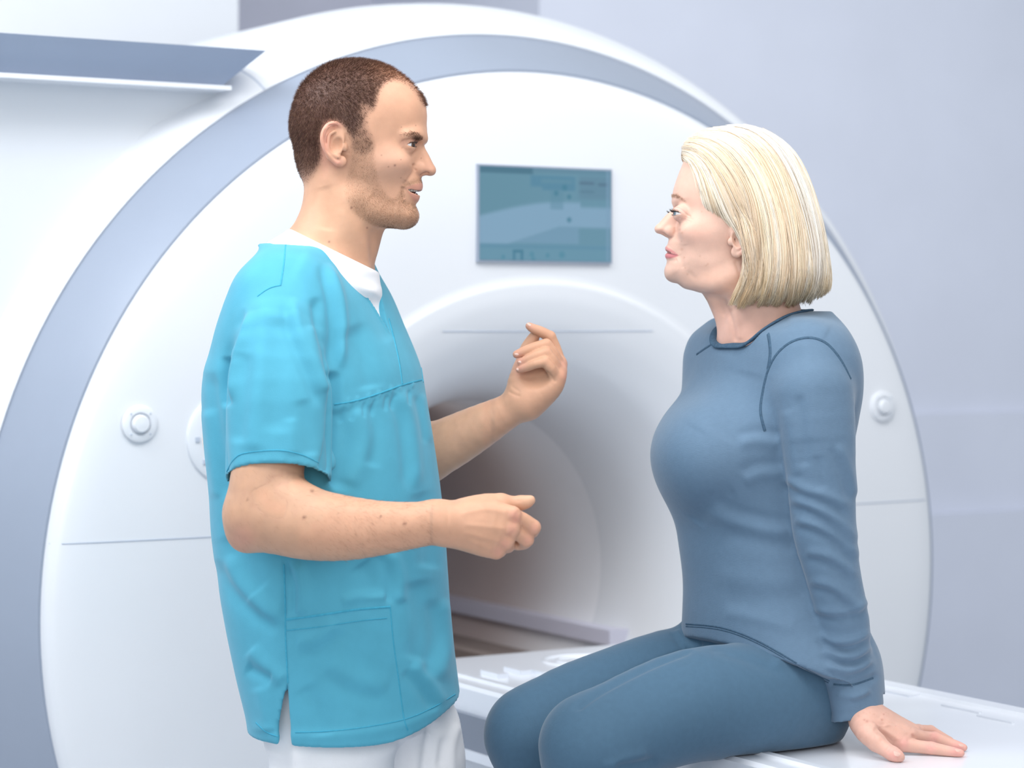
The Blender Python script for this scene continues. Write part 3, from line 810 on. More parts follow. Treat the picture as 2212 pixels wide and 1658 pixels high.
man_sdf = [
    inflate(head_poly, head_ctrl, MD, sig=52, soft=3),
    inflate(neck_poly_skin, neck_ctrl, MD, k=0.026, sig=60, soft=2),
    # muscle from behind the ear to the collar bone, windpipe
    chain([hm(722,395,.036), hm(742,460,.043), hm(768,530,.034), hm(785,585,.020)], [.013,.0120,.0115,.010], k=0.022, sym=MD),
    chain([h(806,480), h(797,520), h(783,580)], [.014,.0155,.013], k=0.015),
    # cheek bone and jaw angle
    ell(hm(840,352,.042), (.026,.0145,.014), k=0.026, sym=MD),
    chain([hm(768,428,.042), hm(820,460,.036), hm(868,472,.018)], [.012,.0115,.011], k=0.022, sym=MD),
    ell(h(886,466), (.011,.017,.012), k=0.012),
    # brow ridge
    chain([hm(912,299,.012), hm(898,292,.030), hm(876,293,.045)], [.0065,.0075,.006], k=0.012, sym=MD),
    # eye socket
    ell(hm(893,315,.030), (.0125,.0155,.0095), op='s', k=0.010, sym=MD),
    # nose
    inflate(nose_poly, nose_ctrl, MD, k=0.007, sig=19, h=1.0),
    ell(hm(905,363,.0125), (.0085,.0058,.0078), k=0.0045, sym=MD),
    ell(h(930.5,368,0), (.0068,.0095,.0068), k=0.004),
    ell(hm(916,374.5,.0085), (.0075,.0032,.0032), op='s', k=0.002, sym=MD, rot=rotm('Y', -6)),
    # muzzle and lips
    ell(h(888,408,0), (.0155,.023,.020), k=0.012),
    chain([hm(877,406.5,.0245), hm(889,401.5,.0195), hm(901,399.5,.0105), h(906,401,0)], [.0018,.0028,.0035,.0037], k=0.0045, sym=MD),
    chain([hm(879,410.5,.0235), hm(888,421,.0180), hm(895,427.5,.0095), h(896.5,429,0)], [.0020,.0036,.0045,.0047], k=0.0045, sym=MD),
    chain([hm(877.5,408.5,.0262), hm(888,411.5,.0210), hm(900,414.5,.0125), h(908,416,0)], [.0014,.0036,.0042,.0042], op='s', k=0.0015, sym=MD),
    ell(h(880,412.5,0), (.0165,.0240,.0050), op='s', k=0.001),
    # eyelids
    ell(EM, (ER+.0017,)*3, k=0.0045, sym=MD),
]
_o = eye_frame(EM, ER, 0.22, 0.26, -0.95, 1.05, 0.42, 1.0); _o.sym = MD
_o.lo[1] = EM[1]-.02; _o.hi[1] = 2*MD-EM[1]+.02
man_sdf.append(_o)
# ear
def ear(pre, hm, MD, pts, lob, plate, anti, tragus, concha):
    out = [ell(plate[0], plate[1], k=0.004, sym=MD, rot=plate[2]),
           chain(pts[0], pts[1], k=0.0022, sym=MD),
           ell(lob[0], lob[1], k=0.004, sym=MD),
           chain(anti[0], anti[1], k=0.0035, sym=MD),
           ell(concha[0], concha[1], op='s', k=0.0025, sym=MD, rot=concha[2]),
           ell(tragus[0], tragus[1], k=0.003, sym=MD)]
    return out
def hme(x, y, l): return hm(x, y, l-.0125)
man_sdf += ear('m', hme, MD,
    ([hme(744,300,.0765), hme(741,281,.0795), hme(735,271.5,.0825), hme(723,266,.086), hme(709,270.5,.0895), hme(700,283,.092), hme(696.5,299,.0925), hme(699.5,315,.0915), hme(707,331,.089), hme(716,343,.0855), hme(727,352,.082)], [.0026,.0031,.0034,.0036,.0037,.0038,.0037,.0034,.0032,.0034,.0040]),
    (hme(736,348,.0785), (.0085,.0045,.0085)),
    (hme(722,309,.0805), (.0150,.0042,.0265), rotm('Y', 10)@rotm('Z', -14)),
    ([hme(722,284,.0855), hme(711,292,.0872), hme(708.5,308,.088), hme(713,324,.087), hme(722,336,.0845), hme(731,339,.083)], [.0022,.0027,.0028,.0028,.0027,.0022]),
    (hme(745,318,.080), (.0045,.0040,.0060)),
    (hme(727,313,.0885), (.0090,.0085,.0125), rotm('Y', 18)))

# ---- arms, hands, torso
def an(px, py, d): return P3(px, py, d)
k_ = 3.14/FPX                                # metres per px at the near arm
man_sdf += [
    # near arm: upper arm, elbow, forearm
    chain([an(612,770,3.25), an(600,840,3.23), an(588,930,3.20), an(577,1030,3.18), an(566,1100,3.175)], [.046,.047,.0480,.0500,.050], k=0.02, n=3),
    chain([an(548,1118,3.175), an(600,1122,3.165), an(670,1132,3.15), an(745,1140,3.14), an(820,1140,3.13), an(890,1134,3.12), an(950,1127,3.115)], [.0385,.0465,.0485,.0440,.0370,.0315,.0285], k=0.02, n=3),
    ell(an(529,1158,3.18), (.019,.020,.019), k=0.022),
    ell(an(640,1078,3.15), (.030,.026,.024), k=0.02, rot=rotm('Y', 20)),
]
HD = 3.11
def hn(px, py, dy=0.0): return P3(px, py, HD+dy)
man_sdf += [
    # near hand: back of the hand made of its metacarpals
    chain([hn(940,1120,.006), hn(985,1118,.006), hn(1045,1106,.004), hn(1106,1112,0)], [.0235,.0215,.0185,.0125], k=0.012, n=3),
    chain([hn(960,1132,.004), hn(1010,1134,.0), hn(1060,1138,-.002), hn(1104,1143,0)], [.0235,.0205,.0175,.0120], k=0.012, n=3),
    chain([hn(965,1140,.008), hn(1015,1152,.004), hn(1055,1163,.002), hn(1092,1170,.003)], [.0215,.0190,.0165,.0115], k=0.012, n=3),
    chain([hn(970,1142,.012), hn(1015,1163,.010), hn(1045,1178,.008), hn(1072,1190,.010)], [.0200,.0180,.0150,.0110], k=0.012, n=3),
    ell(hn(1030,1130,.020), (.038,.014,.028), k=0.015),
    # knuckles
    ell(hn(1108,1111,-.0035), (.0085,.0070,.0085), k=0.006), ell(hn(1105,1143,-.0045), (.0080,.0070,.0085), k=0.006),
    ell(hn(1091,1172,-.001), (.0080,.0070,.0080), k=0.006), ell(hn(1073,1191,.005), (.0080,.0070,.0080), k=0.006),
    # fingers, curling away from the camera
    chain([hn(1106,1113,.004), hn(1130,1123,.009), hn(1151.5,1138,.014)], [.0108,.0102,.0104], k=0.003, n=3),
    chain([hn(1151.5,1139,.014), hn(1148,1148,.028), hn(1132,1152,.040), hn(1118,1146,.046)], [.0104,.0094,.0086,.0078], k=0.0022, n=4),
    chain([hn(1101,1143,.004), hn(1120,1152,.010), hn(1137,1164,.016)], [.0108,.0102,.0103], k=0.003, n=3),
    chain([hn(1137,1165,.016), hn(1131,1172,.030), hn(1114,1174,.040), hn(1102,1166,.045)], [.0103,.0093,.0085,.0078], k=0.0022, n=4),
    chain([hn(1088,1170,.008), hn(1098,1176,.020), hn(1095,1180,.036), hn(1082,1174,.044)], [.0104,.0098,.0090,.0080], k=0.003, n=4),
    chain([hn(1072,1188,.014), hn(1080,1190,.026), hn(1075,1188,.038), hn(1064,1182,.045)], [.0098,.0088,.0080,.0072], k=0.003, n=4),
    # thumb, along the top behind the index knuckle
    chain([hn(1005,1104,.016), hn(1050,1088,.022), hn(1083,1085,.026)], [.0165,.0140,.0118], k=0.012, n=3),
    chain([hn(1083,1085,.026), hn(1108,1087,.028), hn(1124,1086,.028)], [.0118,.0104,.0100], k=0.005, n=3),
    chain([hn(1124,1086,.028), hn(1136,1084,.028), hn(1146,1080,.028)], [.0100,.0094,.0068], k=0.003, n=3),
]
FD = 3.52
def fn_(px, py, dy=0.0): return P3(px, py, FD+dy)
man_sdf += [
    # far arm
    chain([an(772,725,3.58), an(806,830,3.59), an(855,940,3.58), an(905,985,3.57)], [.043,.047,.047,.044], k=0.02, n=3),
    chain([an(905,985,3.57), an(960,962,3.56), an(1030,925,3.545), an(1090,892,3.53), an(1135,868,3.52)], [.0430,.0410,.0345,.0270,.0235], k=0.02, n=3),
    # far palm
    chain([fn_(1128,870), fn_(1150,848,-.002), fn_(1185,818,.002), fn_(1208,786,.010)], [.0215,.0205,.0165,.0125], k=0.012, n=3),
    chain([fn_(1138,872), fn_(1165,850,-.004), fn_(1192,826,-.006), fn_(1207,803,-.004)], [.0215,.0195,.0165,.0120], k=0.012, n=3),
    chain([fn_(1145,874,.004), fn_(1172,853,-.006), fn_(1192,836,-.012), fn_(1203,816,-.014)], [.0195,.0180,.0150,.0115], k=0.012, n=3),
    chain([fn_(1122,862,.002), fn_(1122,828,.004), fn_(1128,800,.012)], [.0205,.0185,.0150], k=0.014, n=3),
    ell(fn_(1162,812,.006), (.030,.012,.030), k=0.012), ell(fn_(1158,812,-.026), (.018,.010,.014), op='s', k=0.012),
    # thumb behind the fingers
    chain([fn_(1128,800,.012), fn_(1136,762,.018), fn_(1146,742,.018), fn_(1154,727,.016)], [.0140,.0118,.0108,.0085], k=0.005, n=3),
    # index, middle, ring, little
    chain([fn_(1208,784,.012), fn_(1199,752,.014), fn_(1188,727,.012)], [.0105,.0092,.0090], k=0.004, n=3),
    chain([fn_(1188,727,.012), fn_(1168,716,.008), fn_(1152,709.5,.006), fn_(1143,704,.005)], [.0090,.0082,.0073,.0058], k=0.002, n=3),
    chain([fn_(1207,793,.002), fn_(1196,765,-.004), fn_(1180,744,-.006)], [.0105,.0092,.0090], k=0.0035, n=3),
    chain([fn_(1180,744,-.006), fn_(1156,750,-.012), fn_(1134,758,-.014), fn_(1116,765,-.014)], [.0090,.0084,.0076,.0062], k=0.002, n=3),
    chain([fn_(1205,804,-.008), fn_(1194,780,-.016), fn_(1179,762,-.018)], [.0105,.0090,.0088], k=0.0035, n=3),
    chain([fn_(1179,762,-.018), fn_(1158,768,-.022), fn_(1140,776,-.022), fn_(1125,782,-.020)], [.0088,.0080,.0073,.0060], k=0.002, n=3),
    chain([fn_(1200,815,-.016), fn_(1190,796,-.026), fn_(1177,781,-.028)], [.0098,.0084,.0080], k=0.0035, n=3),
    chain([fn_(1177,781,-.028), fn_(1156,786,-.030), fn_(1138,793,-.026), fn_(1122,798,-.020)], [.0080,.0072,.0066,.0056], k=0.002, n=3),
]
MA = math.radians(-18)                       # heading of his chest
MT = 3.42
def trow(py, l, r, L, grow=0.0):
    """cross-section whose outline spans l..r px"""
    c = (l+r)/2; hw = (r-l)/2*MT/FPX
    fx, lx = math.cos(MA), math.sin(MA)
    F = math.sqrt(max(hw*hw-(L*lx)**2, 0.004))/abs(fx)
    p = P3(c, py, MT); return (p[2], p[0], p[1], F+grow, L+grow)
body_rows = [trow(515, 650, 750, .035), trow(540, 625, 768, .072), trow(580, 588, 792, .125), trow(640, 548, 814, .150), trow(740, 520, 845, .155), trow(880, 500, 865, .160), trow(1050, 510, 885, .150), trow(1250, 540, 895, .142), trow(1400, 570, 905, .148)]
man_sdf.append(stack(body_rows, MA, k=0.03))
QH = 1.0
# ------------------------------------------------------------------ the woman: head
SKW = np.array([0.73, 0.465, 0.365])
WD = 3.48; wsx = WD/FPX
def wh(px, py, dy=0.0): return P3(px, py, WD+dy)
def wm(px, py, lat): return P3(px, py, WD-lat)
whead_poly = [(1530,290),(1500,305),(1482,335),(1474,355),(1466,375),(1457,400),(1452.5,420),(1451,432),(1453,440),(1460,455),(1461,475),(1457,490),(1452,510),(1447,522),(1447,535),(1448,548),(1445,556),(1442.5,563),(1441,572),(1439.5,583),(1442,594),(1449,602),(1460,609),(1475,613),(1500,619),(1520,625),(1545,622),(1570,606),(1592,588),(1608,566),(1640,560),(1680,556),(1712,530),(1735,490),(1742,440),(1735,390),(1715,345),(1680,312),(1630,292),(1580,284)]
whead_ctrl = [(1600,350,.064,105),(1680,420,.068,110),(1600,440,.0725,120),(1510,370,.062,125),(1475,420,.062,135),(1495,470,.063,145),(1475,520,.047,125),(1520,520,.058,115),(1575,480,.070,120),(1462,588,.042,66),(1500,600,.050,52),(1560,585,.056,46),(1640,520,.062,80)]
wneck_poly = [(1500,560),(1520,622),(1540,638),(1556,658),(1562,680),(1560,700),(1560,725),(1564,745),(1576,775),(1640,800),(1735,790),(1735,700),(1725,650),(1710,600),(1700,540),(1620,500)]
wneck_ctrl = [(1600,560,.046,70),(1630,620,.048,72),(1640,690,.052,75),(1620,750,.046,70),(1700,760,.058,70)]
wnose_poly = [(1455,436),(1456,448),(1449,456),(1440,463),(1430,474),(1420,486),(1415.5,494),(1418,501),(1424,504),(1433,508.5),(1439,512),(1447,513),(1458,510),(1466,498),(1468,478),(1466,455)]
wnose_ctrl = [(1453,447,.0080,11),(1440,466,.0085,11),(1424,492,.0105,14),(1437,498,.0115,13),(1450,497,.0150,16),(1455,475,.0125,13),(1455,508,.015,12)]
EW = wm(1471, 461, .0290); EWR = 0.0115
woman_sdf = [
    inflate(whead_poly, whead_ctrl, WD, sig=52, soft=3),
    inflate(wneck_poly, wneck_ctrl, WD, k=0.022, sig=60, soft=2),
    chain([wm(1622,600,.034), wm(1610,650,.038), wm(1590,700,.028), wm(1572,738,.014)], [.010,.0095,.0085,.0075], k=0.014, sym=WD),
    chain([wh(1542,640), wh(1562,690), wh(1572,735)], [.012,.0115,.010], k=0.012),
    ell(wm(1512,498,.040), (.026,.0125,.014), k=0.026, sym=WD),
    chain([wm(1590,592,.040), wm(1545,612,.036), wm(1490,607,.018)], [.0085,.0095,.009], k=0.020, sym=WD),
    ell(wh(1452,590), (.0095,.015,.011), k=0.012),
    ell(wm(1455,461,.028), (.0115,.0150,.0085), op='s', k=0.012, sym=WD),
    inflate(wnose_poly, wnose_ctrl, WD, k=0.006, sig=19, h=1.0),
    ell(wm(1448,499,.0115), (.0078,.0052,.0070), k=0.004, sym=WD),
    ell(wh(1423,494,0), (.0055,.0080,.0058), k=0.004),
    ell(wm(1437,506.5,.0075), (.0060,.0028,.0026), op='s', k=0.002, sym=WD, rot=rotm('Y', 24)),
    ell(wh(1463,542,0), (.0140,.021,.018), k=0.012),
    chain([wm(1464,550,.0215), wm(1453,543,.0160), wm(1444,538,.0085), wh(1441.5,536,0)], [.0016,.0024,.0030,.0032], k=0.004, sym=WD),
    chain([wm(1463,552.5,.0210), wm(1454,553.5,.0165), wm(1446,552.5,.0090), wh(1443.5,552,0)], [.0018,.0034,.0044,.0046], k=0.004, sym=WD),
    chain([wm(1466,551.5,.0230), wm(1455,547.5,.0185), wm(1445,545.0,.0105), wh(1438,544,0)], [.0009,.0014,.0019,.0020], op='s', k=0.0015, sym=WD),
    ell(EW, (EWR+.0014,)*3, k=0.0070, sym=WD),
]
_o = eye_frame(EW, EWR, 0.20, 0.22, -0.95, 1.05, 0.42, -1.0); _o.sym = WD
_o.lo[1] = EW[1]-.02; _o.hi[1] = 2*WD-EW[1]+.02
woman_sdf.append(_o)
def wme(x, y, l): return wm(x, y, l-.0158)
woman_sdf += ear('w', wme, WD,
    ([wme(1581,515,.0765), wme(1580,500,.078), wme(1586,487,.081), wme(1598,481,.084), wme(1610,486,.087), wme(1617,499,.089), wme(1618,514,.0885), wme(1613,530,.086), wme(1605,542,.083), wme(1596,549,.080)], [.0024,.0029,.0032,.0034,.0035,.0035,.0034,.0032,.0034,.0038]),
    (wme(1590,544,.0770), (.0075,.0042,.0085)),
    (wme(1598,515,.0785), (.0135,.0040,.0240), rotm('Y', -8)@rotm('Z', 14)),
    ([wme(1598,494,.083), wme(1606,502,.085), wme(1607,516,.0855), wme(1603,529,.0845), wme(1595,537,.082)], [.0022,.0026,.0027,.0026,.0022]),
    (wme(1578,522,.078), (.0042,.0038,.0058)),
    (wme(1593,517,.0860), (.0080,.0085,.0120), rotm('Y', -14)))
# near hand flat on the table, fingers away from her
def q(px, py, d=3.345): return P3(px, py, d)
def qh(px, py, d): return P3(px, py, d+.010)
woman_sdf += [
    chain([qh(1852,1490,3.41), qh(1860,1528,3.395), qh(1872,1552,3.375)], [.0270,.0240,.0215], k=0.01, n=3),
    # metacarpals, wrist to knuckles
    chain([qh(1872,1558,3.350), qh(1905,1574,3.345), qh(1951,1606,3.337)], [.0205,.0165,.0105], k=0.010, n=3),
    chain([qh(1876,1548,3.362), qh(1915,1565,3.358), qh(1966,1588,3.354)], [.0205,.0165,.0105], k=0.010, n=3),
    chain([qh(1884,1545,3.375), qh(1925,1561,3.373), qh(1973,1578,3.372)], [.0200,.0160,.0100], k=0.010, n=3),
    chain([qh(1884,1545,3.385), qh(1925,1561,3.388), qh(1968,1578,3.390)], [.0180,.0145,.0092], k=0.010, n=3),
    # index, middle, ring, little flat on the top
    chain([qh(1951,1607,3.337), qh(1985,1612,3.334), qh(2012,1615,3.332)], [0.0110,0.0095,0.0092], k=0.003, n=3),
    chain([qh(2012,1615,3.332), qh(2040,1620,3.325), qh(2064,1624,3.320), qh(2076,1626,3.317)], [0.0092,0.0080,0.0068,0.0053], k=0.002, n=3),
    chain([qh(1966,1589,3.354), qh(2000,1592,3.367), qh(2020,1593,3.375)], [0.0108,0.0092,0.0090], k=0.003, n=3),
    chain([qh(2020,1593,3.375), qh(2048,1603,3.370), qh(2070,1610,3.364), qh(2082,1614,3.361)], [0.0090,0.0077,0.0067,0.0053], k=0.002, n=3),
    chain([qh(1973,1579,3.372), qh(1992,1577,3.388), qh(2010,1578,3.400)], [0.0099,0.0084,0.0083], k=0.003, n=3),
    chain([qh(2010,1578,3.400), qh(2034,1591,3.402), qh(2052,1599,3.400)], [0.0083,0.0073,0.0057], k=0.002, n=3),
    chain([qh(1968,1579,3.390), qh(1984,1574,3.412), qh(2000,1579,3.432)], [0.0092,0.0077,0.0062], k=0.003, n=3),
    # thumb
    chain([qh(1862,1556,3.352), qh(1872,1580,3.325), qh(1893,1602,3.305)], [0.0193,0.0165,0.0134], k=0.010, n=3),
    chain([qh(1893,1602,3.305), qh(1915,1619,3.292), qh(1928,1627,3.286)], [0.0134,0.0110,0.0108], k=0.004, n=3),
    chain([qh(1928,1627,3.286), qh(1936,1631,3.282), qh(1943,1634,3.280)], [0.0108,0.0101,0.0077], k=0.002, n=3),
    ell(qh(1930,1582,3.365), (.030,.030,.013), k=0.012),
    Prim(lambda P: (P[:, 2]-(TZ-.0035)).astype(np.float32), (.3, 3.2, .6), (.8, 3.6, .80), 's', 0.003),
]
# trunk and arm under the clothes
WA = math.radians(180+31)
WT = 3.50
def wrow(py, l, r, L, grow=0.0, d=WT):
    c = (l+r)/2; hw = (r-l)/2*d/FPX
    fx, lx = math.cos(WA), math.sin(WA)
    F = math.sqrt(max(hw*hw-(L*lx)**2, 0.0030))/abs(fx); p = P3(c, py, d)
    return (p[2], p[0], p[1], F+grow, L+grow)
woman_sdf.append(stack([wrow(700,1612,1690,.040), wrow(735,1585,1712,.075), wrow(765,1562,1750,.12), wrow(850,1520,1790,.145), wrow(1000,1490,1775,.140), wrow(1200,1495,1785,.115), wrow(1380,1520,1790,.115)], WA, k=0.02))
woman_sdf.append(chain([q(1755,800,3.36), q(1768,950,3.345), q(1795,1180,3.35), q(1830,1380,3.38), q(1852,1490,3.41)], [.036,.036,.032,.028,.026], k=0.02, n=3))
# ---- the body as one mesh: fine head and hands, coarser where clothes cover it
def build_body(name, sdf, regions, skin, parent=None):
    VS, FS, n = [], [], 0
    for lo, hi, hh, it in regions:
        V, F = extract(sdf, lo, hi, hh)
        V, F = biggest(V, F)
        if it: V = relax(V, F, it, 0.35)
        VS.append(V); FS.append(F+n); n += len(V)
    return np.concatenate(VS), np.concatenate(FS)
t1 = time.time()
QH = globals().get('QUAL', 1.0)
mh_lo, mh_hi = P3(560, 640, 3.52), P3(960, 100, 3.26); 
hl = (h(605, 0)[0], MD-.115, CZ-(600-PY0)*ms); hh_ = (h(955, 0)[0], MD+.115, CZ-(115-PY0)*ms)
VH, FH = extract(man_sdf, hl, hh_, 0.00112*QH)
VH, FH = biggest(VH, FH)
S = Sculpt(VH, FH, sym=MD)
# eye fold, under-eye, fold beside the nose, lip and chin relief
S.line([(866,307),(876,302),(889,301),(898,305)], 1.5, -.0009)
S.line([(868,318),(878,324),(890,325)], 2.2, -.0006)
S.line([(897,352),(891,372),(881,388),(872,402)], 3.2, -.0016)
S.line([(893,356),(886,376),(876,392)], 5, .0008)
S.line([(872,404),(870,416),(874,430)], 2.6, -.0012)
S.line([(870,406),(874,410)], 3, -.0010, 0)
S.line([(887,441),(880,440),(872,434)], 4, -.0012)
S.dab(884, 466, 8, .0010)
S.line([(893,353),(894,362),(900,370)], 1.6, -.0012)
S.line([(800,420),(830,440),(858,447)], 10, -.0012)
S.dab(835, 400, 20, -.0022, 26)
S.dab(832, 268, 20, -.0020, 24)
S.line([(704,276),(701,290),(702,306),(706,322),(714,336)], 1.5, -.0016, 0.2)
S.line([(708,272),(720,270),(731,274)], 1.3, -.0012, 0.2)
S.line([(752,285),(754,310),(752,335)], 4, -.0010)
S.line([(700,400),(712,450),(705,500)], 12, -.0016)
S.line([(795,495),(806,500)], 4, .0006, 0)
VH = S.done()
px, py = topx(VH, MD); NH = vnormals(VH, FH)
col = np.tile(SKM, (len(VH), 1))
def soft(x, y, sx, sy=None): sy = sy or sx; return np.exp(-0.5*(((px-x)/sx)**2+((py-y)/sy)**2))
col = paint(col, 0.35*soft(845, 350, 30), (0.70, 0.40, 0.30))
col = paint(col, 0.30*soft(925, 365, 14), (0.68, 0.36, 0.27))
col = paint(col, 0.35*soft(715, 480, 60, 60), (0.64, 0.39, 0.24))
col = paint(col, 0.6*soft(701, 305, 8, 40)+0.6*soft(722, 268, 16, 6)+0.6*soft(728, 352, 10, 7), (0.72, 0.33, 0.26))
hair_poly = [(600,100),(700,90),(860,110),(915,165),(930,215),(922,226),(917,224),(905,205),(888,184),(862,173),(840,172),(820,188),(812,210),(806,232),(793,250),(790,270),(800,290),(806,318),(790,330),(766,322),(762,300),(752,280),(742,268),(722,258),(704,262),(694,280),(690,310),(692,330),(688,352),(672,380),(660,405),(640,400),(610,330),(600,220)]
HM = pmask(hair_poly, 9); hairm = HM.at(px, py)
front_thin = sstep(800, 905, px)*sstep(230, 150, py)
hairm = hairm*(1-0.62*front_thin)*sstep(415, 330, py+0.0*px)
side_thin = pmask([(780,225),(812,240),(815,330),(760,335),(765,290),(778,262)], 12).at(px, py)
hairm = hairm*(1-0.62*side_thin)
earm = np.where((MD-np.abs(VH[:, 1]-MD) < MD-.0775) & (px > 690) & (px < 752) & (py > 260) & (py < 360), 1.0, 0.0)
hairm = hairm*(1-earm)
beard_poly = [(764,300),(806,305),(808,345),(816,385),(828,410),(846,428),(858,424),(868,404),(876,397),(890,388),(902,384),(913,386),(914,396),(904,395),(892,397),(880,402),(873,412),(873,430),(884,438),(894,440),(900,452),(902,470),(892,488),(862,492),(818,488),(786,474),(762,455),(748,425),(748,395),(758,350)]
BM = pmask(beard_poly, 5); beard = BM.at(px, py)
lipless = pmask([(873,404),(890,398),(905,396),(918,398),(912,412),(906,436),(896,437),(882,428),(874,414)], 2).at(px, py)
beard = beard*(1-lipless)
bd_d = beard*(0.60+0.45*sstep(385, 455, py)+0.3*sstep(860, 880, px))
bd_d = np.clip(bd_d*(1-0.35*sstep(330, 400, py)*sstep(780, 750, px)), 0, 1)
col = paint(col, 0.9*hairm**0.8, np.array([[0.085, 0.036, 0.028]])+sstep(760,900,px)[:,None]*sstep(240,140,py)[:,None]*np.array([[0.42,0.19,0.10]]))
col = paint(col, 0.42*bd_d, (0.34, 0.19, 0.11))
BRW = pmask([(866,292),(874,288),(888,285.5),(900,287),(910,292),(914,298),(908,303),(899,300),(887,294),(876,293)], 2.5).at(px, py)
col = paint(col, 0.22*BRW*(0.4+0.6*sstep(872,895,px)), (0.20, 0.09, 0.06))
# lips
lipm = pmask([(875,406),(888,400.5),(901,397),(912,396),(916,400),(911,409),(903,412),(892,410),(884,408.5)], 1.6).at(px, py)+pmask([(878,410),(886,415),(896,418),(905,424),(904,434),(896,434),(890,427),(883,418)], 1.6).at(px, py)
col = paint(col, lipm*0.6, (0.56, 0.24, 0.19))
inm = pmask([(877,407.5),(888,406),(903,409),(908,413),(900,419),(890,415)], 1.0).at(px, py)*sstep(.0255, .0235, np.abs(VH[:, 1]-MD))
col = paint(col, sstep(.0252,.0238,np.hypot((VH[:,0]-h(880,412)[0])*1.4,VH[:,1]-MD))*(np.abs(py-411.5)<10)*(np.abs(px-888)<26), (0.16,0.04,0.04))
col = paint(col, soft(872, 309, 7, 5)*0.35+soft(893, 305, 7, 4)*0.5, (0.46, 0.22, 0.17))
rsn = np.random.RandomState(5)
for mx_, my_, mr_ in ((853,357,2.6),(839,360,1.6),(866,344.5,1.2),(803,309,2.0),(866,384,1.2),(845,175,1.6),(898,271,1.4),(867,274.5,1.2),(824,335,1.4),(711,522,2.4),(730,342,1.6),(759,449,2.6),(910,341.5,1.3),(793,492,2.2)):
    col = paint(col, 0.8*np.exp(-0.5*(((px-mx_)**2+(py-my_)**2)/(mr_*.62)**2))*(VH[:, 1] < MD), (0.20, 0.08, 0.06))
VHc = col
print('man head', len(VH), round(time.time()-t1, 1))
# near hand + arm, far hand + arm, then the hidden trunk and legs, all in the same mesh
t1 = time.time()
def reg(a, b, hh, smooth=1):
    lo = np.minimum(a, b); hi = np.maximum(a, b); V, F = extract(man_sdf, lo, hi, hh*QH); V, F = biggest(V, F)
    return relax(V, F, smooth, 0.3), F
VN, FN = reg(P3(932, 1240, 3.115)*np.array([1,0,1])+np.array([-.002,3.18,0]), P3(1185, 1040, 3.05)-np.array([0, .0, 0]), 0.0016)
VA, FA = reg((P3(480, 0, 3.2)[0], 3.08, P3(0, 1240, 3.15)[2]), (P3(932, 0, 3.115)[0], 3.30, P3(0, 850, 3.15)[2]), 0.0026)
VB, FB = reg((P3(1062, 0, 3.5)[0]-.002, 3.44, P3(0, 990, 3.5)[2]), (P3(1245, 0, 3.5)[0], 3.60, P3(0, 680, 3.5)[2]), 0.0016)
VC, FC = reg((P3(840, 0, 3.5)[0], 3.46, P3(0, 1060, 3.5)[2]), (P3(1062, 0, 3.5)[0]+.0015, 3.66, P3(0, 800, 3.5)[2]), 0.0028)
VT, FT = reg((-0.52, 3.1, 0.95), (-0.05, 3.75, 1.50), 0.008)
def arm_colours(V, F):
    n = vnormals(V, F); px, py = topx(V)
    c = np.tile(SKM*np.array([1.0, .99, .98]), (len(V), 1)); return c, px, py, n
SN = Sculpt(VN, FN)
for pts in ([(990,1112),(1050,1100),(1098,1108)], [(1000,1132),(1060,1138),(1095,1142)], [(1000,1150),(1050,1162),(1082,1169)], [(1005,1162),(1045,1180),(1062,1187)]):
    SN.line(pts, 4.0, .0007)
SN.line([(1112,1125),(1116,1112),(1122,1102)], 3, -.0008); SN.line([(1100,1158),(1108,1150)], 3, -.0008, 0)
SN.line([(1105,1124),(1112,1128)], 4, -.0012, 0); SN.line([(1093,1157),(1101,1160)], 4, -.0012, 0); SN.line([(1078,1180),(1086,1184)], 4, -.0010, 0)
for pts in ([(1147,1128),(1152,1134),(1154,1142)], [(1153,1126),(1158,1133),(1159,1141)], [(1116,1079),(1119,1084)], [(1122,1079),(1125,1084)]): SN.line(pts, 1.3, -.0005, 0.2)
SN.line([(965,1090),(968,1115),(966,1140),(972,1160)], 3, -.0006)
VN = SN.done()
SA = Sculpt(VA, FA)
SA.line([(655,1040),(640,1050),(628,1062)], 7, -.004); SA.line([(700,1080),(780,1095),(860,1100)], 16, .0015)
SA.line([(640,1160),(720,1170),(800,1165)], 14, .0012); SA.dab(530, 1165, 14, .0015); SA.line([(560,1050),(580,1090),(620,1100)], 12, -.0015)
VA = SA.done()
SB = Sculpt(VB, FB)
SB.line([(1176,800),(1190,812),(1200,826)], 2, -.0012); SB.line([(1098,845),(1112,852),(1125,856)], 2, -.0008); SB.line([(1108,836),(1120,844)], 2, -.0006, 0)
VB = SB.done()
allV, allF, allC = [VH], [FH], [VHc]; n = len(VH)
